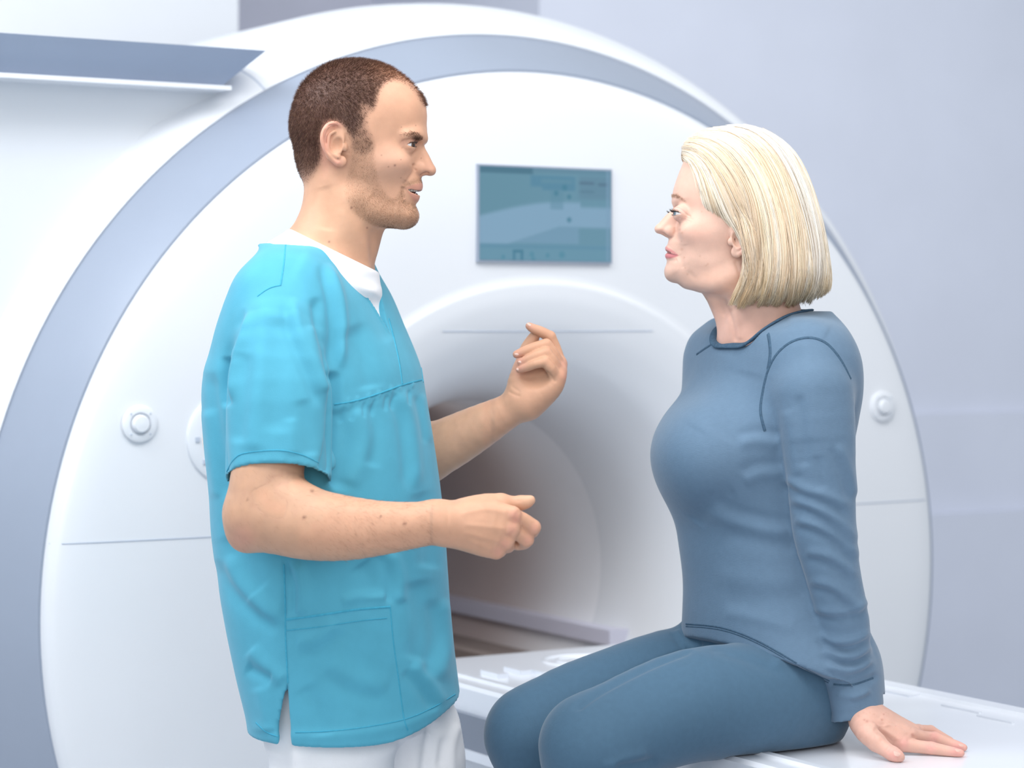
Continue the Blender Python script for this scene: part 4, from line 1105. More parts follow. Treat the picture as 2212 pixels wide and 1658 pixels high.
for V, F, kind in ((VN, FN, 'n'), (VA, FA, 'a'), (VB, FB, 'f'), (VC, FC, 'a'), (VT, FT, 't')):
    c, px, py, nn = arm_colours(V, F)
    if kind == 'n':
        for x, y in ((1110,1112),(1106,1144),(1092,1173),(1076,1192),(1155,1140),(1140,1166)): c = paint(c, 0.45*np.exp(-0.5*((px-x)**2+(py-y)**2)/9**2), (0.66, 0.30, 0.24))
        c = paint(c, 0.5*np.exp(-0.5*((px-1115)**2+(py-1122)**2)/8**2), (0.58, 0.24, 0.18))
        c = paint(c, 0.4*sstep(1100, 1150, px)*sstep(1100, 1085, py), (0.72, 0.45, 0.30))
    if kind == 'f':
        for x, y in ((1222,812),(1220,785),(1143,702),(1116,765),(1122,797),(1124,781)): c = paint(c, 0.4*np.exp(-0.5*((px-x)**2+(py-y)**2)/9**2), (0.68, 0.30, 0.24))
    if kind == 'a':
        c = paint(c, 0.35*np.exp(-0.5*((px-520)**2+(py-1160)**2)/22**2), (0.64, 0.30, 0.25))
        for x, y, r in ((674,1060,2.4),(657,1117,2.4),(874,1131,2.4),(822,1115,1.6),(535,1078,1.6)): c = paint(c, 0.85*np.exp(-0.5*((px-x)**2+(py-y)**2)/r**2), (0.16, 0.06, 0.04))
    allV.append(V); allF.append(F+n); allC.append(c); n += len(V)
man = mesh_np('person', np.concatenate(allV), np.concatenate(allF), M['skin_m'], None, True, rgba(np.concatenate(allC)))
fill_pinholes(man)
tag(man, 'man with cropped hair in turquoise scrubs standing left, gesturing with both hands', 'person')
print('man body', n, round(time.time()-t1, 1))

# ---- eyes, teeth, hair of head and face
for sg in (0, 1):
    c = EM.copy(); c[1] = EM[1] if sg == 0 else 2*MD-EM[1]
    eye_obj('eye', c, ER, (1.0, -0.50 if sg == 0 else -0.2, -0.08), (0.10, 0.055, 0.035), M['eye'], man)
def teeth_row(pts, hgt, m):
    V = []; F = []
    S_ = np.array(pts)
    for i in range(len(S_)-1):
        a, b = S_[i], S_[i+1]; o = len(V); t = (b-a); t = t/np.linalg.norm(t); nn = np.array([t[1], -t[0], 0]);
        if nn[0] < 0: nn = -nn
        g = 0.04
        a2, b2 = a+(b-a)*g, b-(b-a)*g; mid = (a2+b2)/2
        for k, (q, bul) in enumerate(((a2, 0.0), (mid, .0011), (b2, 0.0))):
            for z, bb in ((0, 0.2), (-hgt*0.5, 1.0), (-hgt, 0.5)): V.append(q+nn*bul*bb+nn*.0006*bb+np.array([0, 0, z]))
        for k in range(2):
            for z in range(2): F.append((o+k*3+z, o+k*3+z+1, o+(k+1)*3+z+1, o+(k+1)*3+z))
    return mesh_np('teeth', np.array(V), np.array(F), m)
tp = [hm(879, 402.5, .0212), hm(886, 403.5, .0185), hm(892.5, 404, .0145), hm(898, 404.5, .0090), hm(900.5, 405, .0), P3(898, 404.5, MD+.0090), P3(892.5, 404, MD+.0145), P3(886, 403.5, MD+.0185)]
world_child(teeth_row(tp, .0066, M['tooth']), man)
bk, bf = ball((0, 0, 0), 1, 24, 16); bk = bk*np.array([.0125, .0180, .0052])+h(881, 413.5)
world_child(mesh_np('mouth_lining', bk, bf, mat('mouth_dark_red', (0.10, 0.02, 0.02), 0.5)), man)

rs = np.random.RandomState(11)
earz = hairm
pts, nrm, dn = sample_surface(VH, FH, NH, hairm**1.2, 42000, 5)
d = nrm*0.75+np.array([0.30, 0, -0.75])[None]*np.clip(1-np.abs(nrm[:, 2:3]), 0.2, 1)+np.array([0.55, 0, 0.0])*np.clip(nrm[:, 2:3], 0, 1)
d += rs.randn(len(d), 3)*0.16
ppx, ppy = topx(pts, MD)
L = 0.0062*(0.6+0.6*rs.rand(len(d)))*(0.45+0.55*np.clip(dn*1.6, 0, 1))*(1-0.45*sstep(300, 400, ppy))
base = np.array([0.085, 0.038, 0.026])
warm = sstep(760, 900, ppx)*sstep(260, 140, ppy)
hc = base[None]*(0.6+0.9*rs.rand(len(d), 1)); hc = hc+warm[:, None]*np.array([0.20, 0.075, 0.025])[None]*rs.rand(len(d), 1)
lt = rs.rand(len(d)) < 0.10; hc[lt] = hc[lt]*0.6+np.array([0.25, 0.15, 0.09])
world_child(strands('cropped_hair', pts-nrm*.0004, d, L, 0.00021, M['hair_m'], None, seg=2, colors=hc), man)
pts, nrm, dn = sample_surface(VH, FH, NH, np.clip(bd_d, 0, 1)**1.1, 26000, 6)
d = comb(nrm, [0.25, 0, -0.9], 0.5)+rs.randn(len(pts), 3)*0.25
hc = np.array([0.26, 0.14, 0.075])[None]*(0.4+1.1*rs.rand(len(d), 1))
world_child(strands('stubble_beard', pts-nrm*.0003, d, 0.0018*(0.5+0.9*rs.rand(len(d))), 0.00010, M['hair_m'], None, seg=1, colors=hc), man)
BR = pmask([(866,292),(874,288),(888,285.5),(900,287),(910,292),(914,298),(908,303),(899,300),(887,294),(876,293)], 2.0)
bw = BR.at(px_ := topx(VH, MD)[0], topx(VH, MD)[1])
pts, nrm, dn = sample_surface(VH, FH, NH, bw*(0.35+sstep(872, 900, px_)), 1700, 7)
d = comb(nrm, [-0.9, 0, 0.20], 0.30)+rs.randn(len(pts), 3)*0.12
def brow(pts, d, ln, wd_, c_, sym, parent):
    for sg_ in (1, -1):
        m_ = (pts[:, 1] < sym) if sg_ > 0 else (pts[:, 1] >= sym)
        if m_.sum() > 5: world_child(strands('eyebrow', pts[m_], d[m_], ln[m_], wd_, M['hair_m'], None, seg=2, colors=np.tile(c_, (int(m_.sum()), 1))), parent)
brow(pts-nrm*.0003, d, 0.0040*(0.6+0.6*rs.rand(len(d))), 0.00014, [0.17, 0.09, 0.06], MD, man)
def lashes(c, r, sgn, yaw, up, lo, az0, az1, parent, nU=46, nL=26, Lu=.0075, Ll=.0035, sym=MD, w=.00022, lift=0.9):
    for side in (1, -1):
        R_, D_, LL = [], [], []
        for row, nn_, ln in ((1, nU, Lu), (-1, nL, Ll)):
            for i in range(nn_):
                t = 0.08+0.84*(i+rs.rand()*0.6)/nn_; az = az0+(az1-az0)*t; b = max(math.sin(math.pi*t), 0)**0.62
                el = (up*b-0.05*(t-.5)) if row > 0 else (-lo*b-0.05*(t-.5))
                f2, l2, z2 = math.cos(el)*math.cos(az), math.cos(el)*math.sin(az), math.sin(el)
                fx = f2*math.cos(yaw)-l2*math.sin(yaw); ly = f2*math.sin(yaw)+l2*math.cos(yaw)
                v = np.array([fx*sgn, -ly, z2]); p = c+v*(r+.0012)
                dd = v*1.0+np.array([0.25*sgn, 0, (lift if row > 0 else -0.6)])*0.5+rs.randn(3)*0.12
                if side < 0: p = np.array([p[0], 2*sym-p[1], p[2]]); dd = np.array([dd[0], -dd[1], dd[2]])
                R_.append(p); D_.append(dd); LL.append(ln*(0.7+0.5*rs.rand()))
        world_child(strands('eyelashes', np.array(R_), np.array(D_), np.array(LL), w, M['lash'], None, seg=2, bend=np.array([[0, 0, 0.35]])), parent)
lashes(EM, ER, 1.0, 0.42, 0.22, 0.26, -0.95, 1.05, man, Lu=.0045, Ll=.002)
# forearm hair
dA = np.zeros(len(VA)); pa, qa = topx(VA); dA = sstep(640, 760, pa)*sstep(-0.1, 0.3, -vnormals(VA, FA)[:, 1]+0.2)*0.8+0.12
pts, nrm, dn = sample_surface(VA, FA, vnormals(VA, FA), dA, 2600, 8)
d = comb(nrm, [0.75, 0, -0.6], 0.22)+rs.randn(len(pts), 3)*0.22
world_child(strands('arm_hair', pts, d, 0.008*(0.5+0.9*rs.rand(len(d))), 0.00006, M['hair_m'], None, seg=2, colors=np.tile([0.22, 0.10, 0.055], (len(d), 1))), man)

def nail(name, c, t, n, L, W, parent, m=None):
    """small curved plate: c centre, t towards the tip, n outward normal"""
    t = np.array(t, float); t /= np.linalg.norm(t); n = np.array(n, float); n -= t*(n@t); n /= np.linalg.norm(n); b = np.cross(t, n)
    V = []; F = []
    nu, nv = 9, 7
    for i in range(nu):
        u = -1+2*i/(nu-1)
        for j in range(nv):
            v = -1+2*j/(nv-1)
            s_ = 1.0-0.12*max(0, u)**2; r_ = (1-0.55*abs(v)**3)
            V.append(np.array(c)+t*(u*L/2*(r_ if True else 1))+b*(v*W/2*s_)+n*(.0006-0.28*W*v*v-0.04*L*u*u))
    for i in range(nu-1):
        for j in range(nv-1): F.append((i*nv+j, i*nv+j+1, (i+1)*nv+j+1, (i+1)*nv+j))
    return world_child(mesh_np(name, np.array(V), np.array(F), m or M['nail']), parent)
nail('fingernail', hn(1143, 1075.5, .0265), (1, 0, 0.30), (-0.2, -0.25, 1), .0105, .0090, man)
nail('fingernail', fn_(1144, 699.5, .001), (-1, 0, 0.4), (0.2, -0.7, 1), .0080, .0065, man)
nail('fingernail', fn_(1117, 762.5, -.0195), (-1, 0, -0.3), (-0.2, -1, 0.7), .0080, .0062, man)
nail('fingernail', fn_(1125, 779.5, -.0255), (-1, 0, -0.3), (-0.2, -1, 0.6), .0075, .0060, man)
nail('fingernail', fn_(1120, 796, -.0250), (-1, 0, -0.3), (-0.2, -1, 0.5), .0065, .0055, man)
# ------------------------------------------------------------------ the man: clothes
t1 = time.time()
def prism_cut(poly, d0_, d1_, soft=0.0):
    """solid seen as the px polygon between two distances"""
    Q = np.array(poly, float)
    def fn(P):
        px = PX0+P[:, 0]*FPX/P[:, 1]; py = PY0-(P[:, 2]-CZ)*FPX/P[:, 1]
        S_ = poly_sdf(Q, px, py)*P[:, 1]/FPX
        return np.maximum(S_, np.maximum(d0_-P[:, 1], P[:, 1]-d1_)).astype(np.float32)
    c = [P3(x, y, d) for x, y in Q for d in (d0_, d1_)]
    return fn, np.min(c, 0), np.max(c, 0)
srows = [(525,604,690,.060), (545,580,775,.125), (594,532,812,.172), (641,510,838,.190), (700,488,863,.200), (760,470,889,.203), (800,457,903,.205), (850,451,912,.206), (950,456,929,.205), (1050,465,944,.202), (1150,470,955,.199), (1250,484,962,.198), (1350,502,969,.198), (1450,524,980,.199), (1533,545,990,.200), (1575,550,991,.200)]
SCR = [trow(*r) for r in srows]
cc_ = P3(672, 700, MT)
def vneck(P):
    x = P[:, 0]-cc_[0]; y = P[:, 1]-cc_[1]; ca, sa = math.cos(MA), math.sin(MA)
    u = x*ca+y*sa; v = np.abs(-x*sa+y*ca); z = P[:, 2]
    w = 0.080*np.clip((z-1.405)/0.132, 0, 4)**1.30-0.02*(z < 1.405)
    front = np.maximum(v-w, 0.0-u)
    back = np.maximum(1.538-z, v-0.11)
    return np.minimum(front, back).astype(np.float32)
sl_c = [P3(616,688,3.265), P3(606,745,3.240), P3(604,850,3.215), P3(602,950,3.205), P3(600,1100,3.19)]
slit, sl_lo, sl_hi = prism_cut([(621,1476),(637,1700),(601,1700),(603,1560),(612,1510)], 3.0, 3.36)
sl_out = chain(sl_c, [.058,.067,.0735,.0735,.0735], n=3)
sl_in = chain([P3(603,930,3.207), P3(601,1000,3.20), P3(600,1120,3.19)], [.064,.068,.069], n=2)
scrub_sdf = [
    stack(SCR, MA, p=2.2),
    ell(P3(622,690,3.29), (.056,.062,.078), k=0.05),
    Prim(lambda P: np.maximum(np.maximum(sl_out.d(P), (1.2320-.40*(P[:, 1]-3.13)-P[:, 2]).astype(np.float32)), -sl_in.d(P)), sl_out.lo, sl_out.hi, 'u', 0.014),
    chain([P3(762,675,3.57), P3(792,770,3.585), P3(812,860,3.59)], [.050,.053,.054], k=0.03, n=3),
    Prim(vneck, (-.5, 3.2, 1.42), (-.1, 3.7, 1.7), 's', 0.002),
    stack([(r[0]-0.004, r[1], r[2], r[3]-(.035, .022, .010, .009, .009)[i], r[4]-(.035, .022, .010, .009, .009)[i]) for i, r in enumerate(SCR[-5:])]+[(0.78, SCR[-1][1], SCR[-1][2], SCR[-1][3]-.006, SCR[-1][4]-.006)], MA, op='s', p=2.2),
    Prim(lambda P: (P[:, 2]-(.830+2.5*np.maximum(P[:, 0]+.20, 0)**2)).astype(np.float32), (-.6, 3.0, .7), (0, 3.8, .88), 's', 0.0),
    Prim(slit, sl_lo, sl_hi, 's', 0.001),
]
def extract_g(sdf, lo, hi, hh, it=1):
    V, F = extract(sdf, lo, hi, hh*QH); V, F = biggest(V, F); return relax(V, F, it, 0.35), F
VS, FS = extract_g(scrub_sdf, (-.50, 3.08, .812), (-.05, 3.70, 1.56), .0030)
S = Sculpt(VS, FS)
A = S.line; Fd = S.fold
# sleeve
Fd([(536,665),(512,740),(494,800),(486,870)], 9, .0060); A([(492,770),(487,820),(486,880)], 7, -.0060)
Fd([(618,640),(636,720),(668,800),(700,880)], 11, .0045)
Fd([(692,570),(716,640),(726,720),(726,800)], 9, .0060)
A([(680,640),(688,700),(704,760),(716,830)], 8, -.0045); A([(668,700),(682,780),(700,850)], 10, .0030)
A([(572,640),(562,760),(552,900),(545,980)], 16, .0030); A([(600,680),(604,800),(600,940)], 22, -.0030)
A([(530,760),(524,860),(512,960)], 14, -.0025); A([(655,860),(668,930),(672,985)], 12, -.0022); A([(628,900),(632,985)], 10, .0018)
A([(720,800),(722,880),(716,960),(700,1020)], 8, -.0090, .1)
# shoulder, chest
A([(640,560),(690,590),(735,650),(760,730)], 22, .0030); A([(745,560),(800,640),(845,740)], 14, -.0020); A([(760,700),(790,790),(800,840)], 16, -.0025)
A([(735,880),(745,960),(720,1060)], 14, -.0040); A([(770,880),(790,960),(750,1050)], 16, .0030)
Fd([(850,845),(872,900),(884,980),(888,1060)], 11, .0040); A([(800,870),(812,940),(800,1010)], 12, -.0030)
for x, y in ((745,878),(765,874),(790,868),(812,862),(838,852),(855,850),(885,842)): A([(x,y),(x-4,y+16),(x-6,y+34)], 3.2, -.0018); A([(x+9,y-18),(x+5,y-5)], 3.0, .0012)
Fd([(905,850),(915,900),(925,960)], 8, .0030)
# back and flank
A([(452,800),(462,900),(478,1000),(490,1080)], 12, -.0045); A([(446,880),(458,980),(472,1080)], 9, .0030)
Fd([(478,1200),(505,1262),(560,1320),(612,1352)], 15, .0050); A([(500,1150),(530,1240),(560,1280)], 20, -.0030)
Fd([(628,1215),(642,1270),(640,1335)], 10, .0055); A([(618,1200),(616,1340)], 5, -.0030)
Fd([(832,1190),(850,1250),(850,1305)], 12, .0040); A([(780,1215),(800,1250),(806,1290)], 16, -.0030); A([(735,1300),(790,1285),(838,1290)], 8, .0025)
Fd([(700,1440),(760,1480),(840,1500)], 16, .0025); Fd([(640,1400),(690,1390),(740,1350)], 14, .0030); A([(540,1400),(580,1440),(615,1470)], 12, .0035); A([(530,1440),(590,1468)], 9, -.0035)
Fd([(880,1440),(915,1480),(950,1530)], 12, .0040); Fd([(948,1290),(955,1380),(930,1470)], 14, .0045); A([(900,1250),(915,1350),(900,1430)], 20, -.0040)
A([(905,1060),(930,1150),(925,1230)], 16, -.0035); A([(560,1480),(575,1540),(580,1580)], 12, .0025); A([(660,1480),(690,1540),(700,1590)], 16, -.0020)
# hems and pocket stand proud of the cloth
A([(640,1589),(760,1584),(880,1562),(985,1508)], 9, .0016, 0); A([(560,1570),(600,1592)], 9, .0016, 0)
S.disp *= 1.35; VS = S.done(); VS = relax(VS, FS, 1, .3)
scrub = world_child(mesh_np('scrub_top', VS, FS, M['scrub']), man)
bs = bvh_of(VS, FS)
for nm, pts, tw in (('yoke_seam', [(722,873),(760,867),(800,856),(840,842),(870,831),(911,820)], .0022), ('placket_edge', [(840,688),(852,735),(862,780),(869,829)], .0030),
                   ('shoulder_seam', [(617,529),(613,570),(606,616)], .0020), ('shoulder_seam', [(606,616),(588,620),(572,628),(556,640)], .0018),
                   ('sleeve_hem_seam', [(490,1018),(505,992),(530,978),(600,972),(650,981),(688,999)], .0014),
                   ('side_seam', [(613,1218),(616,1300),(617,1380),(622,1474)], .0020),
                   ('pocket_top', [(617,1338),(690,1328),(770,1316),(843,1310)], .0028), ('pocket_hem_seam', [(618,1361),(700,1352),(770,1341),(836,1334)], .0012),
                   ('pocket_seam', [(843,1311),(849,1380),(860,1460),(872,1548),(881,1576)], .0018), ('hem_seam', [(638,1581),(700,1579),(780,1571),(870,1554),(930,1530),(983,1499)], .0014), ('hem_seam', [(553,1560),(575,1580),(600,1590)], .0014),
                   ('pocket_edge', [(904,768),(910,795),(914,825)], .0022)):
    seam(nm, bs, pts, tw, .0006, M['stitch'], scrub)
# undershirt
def under_cut(P): return (-(P[:, 2]-(1.504+(P[:, 0]+.2157)*(-.49)))).astype(np.float32)
un_rows = [(540,618,775,.080), (580,585,796,.130), (640,545,818,.152), (740,515,848,.160), (900,500,870,.160)]
under_sdf = [stack([trow(*r) for r in un_rows], MA), inflate(neck_poly, [(c[0], c[1], c[2]+.0050, c[3]) for c in neck_ctrl], MD, k=0.03, sig=45, soft=2),
             ell(h(770,575), (.028,.05,.03), k=.03)]
under_sdf.append(Prim(under_cut, (-.6, 3, 1.3), (0, 4, 2), 's', 0.002))
VU, FU = extract_g(under_sdf, (-.46, 3.2, 1.36), (-.12, 3.6, 1.60), .0026)
# keep it inside the skin-tight neckline: push outwards a touch
VU = VU+vnormals(VU, FU)*0.0022
und = world_child(mesh_np('undershirt', VU, FU, M['white']), man)
# trousers
tr = [(1.02, 700,.115,.150), (.95, 722,.118,.160), (.88, 742,.122,.166), (.82, 758,.110,.160)]
trous_sdf = [stack([(z, (px_-PX0)*MT/FPX, MT, f_, l_) for z, px_, f_, l_ in tr], MA),
    chain([(P3(725,0,3.36)[0], 3.37, .86), (P3(716,0,3.34)[0], 3.345, .78), (P3(730,0,3.3)[0], 3.28, .48), (P3(715,0,3.3)[0], 3.30, .12)], [.080,.090,.078,.066], k=0.04, n=4),
    chain([(P3(838,0,3.5)[0], 3.48, .85), (P3(874,0,3.52)[0], 3.51, .76), (P3(880,0,3.5)[0], 3.50, .48), (P3(865,0,3.5)[0], 3.53, .12)], [.085,.093,.078,.066], k=0.035, n=4)]
VT2, FT2 = extract_g(trous_sdf, (-.45, 3.1, .05), (0, 3.75, 1.03), .0050)
S = Sculpt(VT2, FT2)
S.line([(940,1560),(925,1620),(915,1700)], 9, -.010); S.line([(990,1560),(975,1620),(980,1700)], 7, .004); S.line([(960,1590),(950,1660)], 6, -.004)
S.line([(600,1600),(610,1700)], 12, -.003); S.line([(870,1590),(878,1700)], 9, -.005); S.line([(640,1600),(635,1700)], 8, .003)
VT2 = S.done()
world_child(mesh_np('trousers', VT2, FT2, M['white']), man)
for px_, d_ in ((715, 3.30), (865, 3.53)):
    x = P3(px_, 0, d_)[0]
    sh = [chain([(x-.05, d_+.02, .045), (x+.06, d_-.03, .045), (x+.15, d_-.085, .035)], [.046,.050,.036], n=4), ell((x+.01, d_-.01, .10), (.055,.05,.06), k=.04),
          Prim(lambda P: P[:, 2].astype(np.float32)-0.0015, (-9, -9, -1), (9, 9, .01), 's', 0.0)]
    V_, F_ = extract_g(sh, (x-.15, d_-.2, -.01), (x+.25, d_+.15, .20), .005)
    world_child(mesh_np('shoe', V_, F_, M['shoe']), man)
print('man clothes', round(time.time()-t1, 1))
t1 = time.time()
def wreg(lo, hi, hh, sm=1, sdf=None):
    V, F = extract(sdf or woman_sdf, lo, hi, hh*QH); V, F = biggest(V, F); return (relax(V, F, sm, .3) if sm else V), F
VW, FW = wreg((wh(1400,0)[0], WD-.115, CZ-(800-PY0)*wsx), (wh(1770,0)[0], WD+.115, CZ-(265-PY0)*wsx), .00112, 0)
S = Sculpt(VW, FW, sym=WD)
S.line([(1453,449),(1463,448),(1474,454),(1484,463),(1494,469)], 1.5, -.0014)
S.line([(1462,470),(1472,476),(1482,474)], 2.6, -.0008); S.line([(1462,478),(1472,484),(1484,482)], 2.5, .0004)
S.line([(1478,468),(1488,471),(1499,473)], 1.0, -.0006); S.line([(1478,471),(1486,476),(1494,481)], 1.0, -.0005)
S.line([(1458,492),(1466,510),(1469,530),(1468,545)], 3.4, -.0004); S.line([(1464,500),(1476,515),(1480,530)], 5, .0006)
S.line([(1466,550),(1472,562),(1476,580)], 3.5, -.0006); S.dab(1474, 474, 7, -.0010); S.line([(1445,561),(1455,563),(1463,561)], 3, -.0009)
S.line([(1458,490),(1459,499),(1455,506)], 1.5, -.0011)
S.line([(1490,590),(1500,600)], 4, -.0006, 0); S.dab(1505, 560, 16, .0012, 20)
S.line([(1560,640),(1580,690),(1590,740)], 3, -.0014); S.line([(1574,640),(1592,690),(1600,735)], 4, .0012)
S.line([(1530,640),(1560,650),(1590,640)], 3, -.0007); S.line([(1588,560),(1600,600),(1610,640)], 3.5, -.0010)
VW = S.done(); NW = vnormals(VW, FW); px, py = topx(VW, WD)
col = np.tile(SKW, (len(VW), 1))
def soft(x, y, sx, sy=None): sy = sy or sx; return np.exp(-0.5*(((px-x)/sx)**2+((py-y)/sy)**2))
col = paint(col, 0.45*soft(1500, 505, 26, 20)+.35*soft(1425, 495, 12), (0.80, 0.44, 0.34))
col = paint(col, 0.45*sstep(620, 720, py), (0.74, 0.40, 0.32)); col = paint(col, 0.5*soft(1540, 600, 50, 14), (0.78, 0.46, 0.34))
col = paint(col, 0.5*soft(1596,515,22,34)*(np.abs(VW[:,1]-WD) > .068), (0.80, 0.40, 0.33))
lipw = pmask([(1465,550),(1454,541),(1444,535),(1437,531),(1434,536),(1438,543),(1448,545),(1458,549)], 1.3).at(px, py)*0.75+pmask([(1465,552),(1455,549),(1445,547),(1436,549),(1434,556),(1441,558),(1452,557)], 1.3).at(px, py)
col = paint(col, np.clip(lipw, 0, 1)*0.95, (0.60, 0.19, 0.20))
col = paint(col, 0.9*pmask([(1466,551.5),(1452,547),(1438,543.5),(1438,546),(1452,549.5)], 0.7).at(px, py), (0.20, 0.05, 0.06))
col = paint(col, 0.4*soft(1468, 452, 12, 5), (0.66, 0.36, 0.33)); col = paint(col, 0.3*soft(1470, 474, 9, 4), (0.66, 0.42, 0.40))
col = paint(col, 0.45*pmask([(1452,424),(1458,421),(1466,423),(1474,430),(1468,430),(1458,428),(1452,430)], 2).at(px, py), (0.48, 0.28, 0.20))
scalp = pmask([(1474,350),(1500,340),(1520,360),(1525,400),(1540,440),(1560,470),(1590,480),(1640,470),(1800,600),(1800,200),(1450,250),(1470,330)], 10).at(px, py)
col = paint(col, 0.35*scalp, (0.82, 0.62, 0.45))
rs = np.random.RandomState(21)
spots = [(1468,496,2.0),(1473,503,2.0),(1473,538,2.4),(1485,592,1.8),(1472,521,1.3),(1478,556,1.4),(1529,570,1.5),(1526,573,1.3),(1604,604,1.6),(1580,668,2.6),(1516,457,1.4),(1480,578,1.4),(1512,553,1.3)]
for i in range(60): spots.append((rs.uniform(1460,1590), rs.uniform(400,610), rs.uniform(.8,1.6)))
for x, y, r in spots[:13]: col = paint(col, 0.40*np.exp(-0.5*((px-x)**2+(py-y)**2)/r**2)*(VW[:, 1] < WD), (0.50, 0.24, 0.16))
for x, y, r in spots[13:]: col = paint(col, 0.12*np.exp(-0.5*((px-x)**2+(py-y)**2)/r**2), (0.55, 0.30, 0.20))
for i in range(500):
    pass
VWc = col
print('woman head', len(VW), round(time.time()-t1, 1))
VHa, FHa = wreg((.42, 3.235, .785), (.72, 3.49, .905), .0014)
S = Sculpt(VHa, FHa)
for pts in ([(1880,1560),(1915,1578),(1948,1600)], [(1890,1552),(1930,1570),(1962,1585)], [(1900,1548),(1940,1564),(1970,1574)]): S.line(pts, 3, .0009)
S.line([(1886,1572),(1912,1590),(1935,1608)], 4, -.0018); S.line([(1962,1597),(1975,1592)], 3, -.0012, 0)
for pts in ([(2006,1606),(2008,1620)], [(2010,1605),(2012,1621)], [(2014,1584),(2018,1600)], [(2010,1586),(2013,1600)], [(1920,1612),(1914,1622)], [(1924,1615),(1918,1626)], [(2042,1612),(2042,1625)]): S.line(pts, 1.1, -.0006, 0.1)
S.dab(1893, 1597, 10, .0012); S.dab(1952, 1603, 7, .0012); S.dab(1966, 1586, 6, .0010)
S.line([(1870,1555),(1900,1568),(1925,1566),(1950,1575)], 1.6, .0006)
VHa = S.done(); ph, qh = topx(VHa)
ch = np.tile(SKW*np.array([.95,.88,.88]), (len(VHa), 1))
for x, y, r in ((2065,1622,12),(2072,1612,12),(1930,1628,12),(1952,1604,9),(2010,1614,9),(2018,1590,9)): ch = paint(ch, 0.5*np.exp(-0.5*((ph-x)**2+(qh-y)**2)/r**2), (0.80, 0.36, 0.33))
for i in range(130):
    x, y = rs.uniform(1850, 2000), rs.uniform(1520, 1600); ch = paint(ch, rs.uniform(.08, .25)*np.exp(-0.5*((ph-x)**2+(qh-y)**2)/rs.uniform(.6, 1.5)**2), (0.55, 0.25, 0.18))
for x, y, r in ((1873,1557,2.4),(1905,1554,1.8),(1909,1542,1.6),(1867,1554,1.6),(1971,1586,2.6)): ch = paint(ch, 0.5*np.exp(-0.5*((ph-x)**2+(qh-y)**2)/r**2), (0.42, 0.16, 0.12))
# trunk (hidden) and chest skin in the neckline
VTw, FTw = wreg((.15, 3.2, .97), (.60, 3.80, 1.36), .006)
VCw, FCw = wreg((wh(1520,0)[0], WD-.20, CZ-(830-PY0)*wsx), (wh(1790,0)[0], WD+.16, CZ-(690-PY0)*wsx), .0030, 1)
V4, F4, C4, n = [], [], [], 0
VFh, FFh = extract([chain([q(1745,1470,3.76), q(1752,1495,3.76)], [.026,.026], n=1), ell(q(1780,1504,3.78), (.045,.036,.014), k=.02, rot=rotm('Z', 30))]+
    [chain([q(1800,1505-i*3,3.76+.022*i), q(1850,1506-i*4,3.77+.025*i)], [.009,.006], k=.004, n=1) for i in range(4)]+[chain([q(1765,1510,3.745), q(1800,1522,3.70)], [.013,.008], k=.01, n=1)], (.42, 3.66, .78), (.62, 3.92, .92), .003)
for V, F, c in ((VFh, FFh, np.tile(SKW*.95, (len(VFh), 1))), (VW, FW, VWc), (VHa, FHa, ch), (VTw, FTw, np.tile(SKW*.95, (len(VTw), 1)))):
    V4.append(V); F4.append(F+n); C4.append(c); n += len(V)
woman = mesh_np('person', np.concatenate(V4), np.concatenate(F4), M['skin_f'], None, True, rgba(np.concatenate(C4)))
fill_pinholes(woman)
tag(woman, 'blonde woman in slate blue long underwear sitting on the scanner table, leaning on one hand', 'person')
for sg in (0, 1):
    c = EW.copy(); c[1] = EW[1] if sg == 0 else 2*WD-EW[1]
    eye_obj('eye', c, EWR, (-1.0, -0.32 if sg == 0 else -0.1, 0.05), (0.22, 0.30, 0.36), M['eye'], woman)
lashes(EW, EWR, -1.0, 0.42, 0.20, 0.22, -0.95, 1.05, woman, nU=70, nL=30, Lu=.0055, Ll=.0022, sym=WD, w=.00024, lift=0.8)
bw = pmask([(1451,425),(1458,420.5),(1466,422),(1475,430),(1480,437),(1470,431),(1458,427)], 1.6).at(px, py)
pts, nrm, dn = sample_surface(VW, FW, NW, bw, 650, 9)
brow(pts, comb(nrm, [0.9, 0, .1], .3)+rs.randn(len(pts), 3)*.15, 0.004*(0.5+0.7*rs.rand(len(pts))), 0.00010, [0.50, 0.33, 0.23], WD, woman)
nail('fingernail', q(1938,1625,3.2745), (1, 0, -.35), (-.1, -.6, 1), .0105, .0095, woman)
nail('fingernail', q(2069,1618.5,3.3125), (1, .1, -.22), (.1, -.25, 1), .0085, .0075, woman)
nail('fingernail', q(2076,1607.5,3.3555), (1, .1, -.22), (.1, -.25, 1), .0080, .0070, woman)
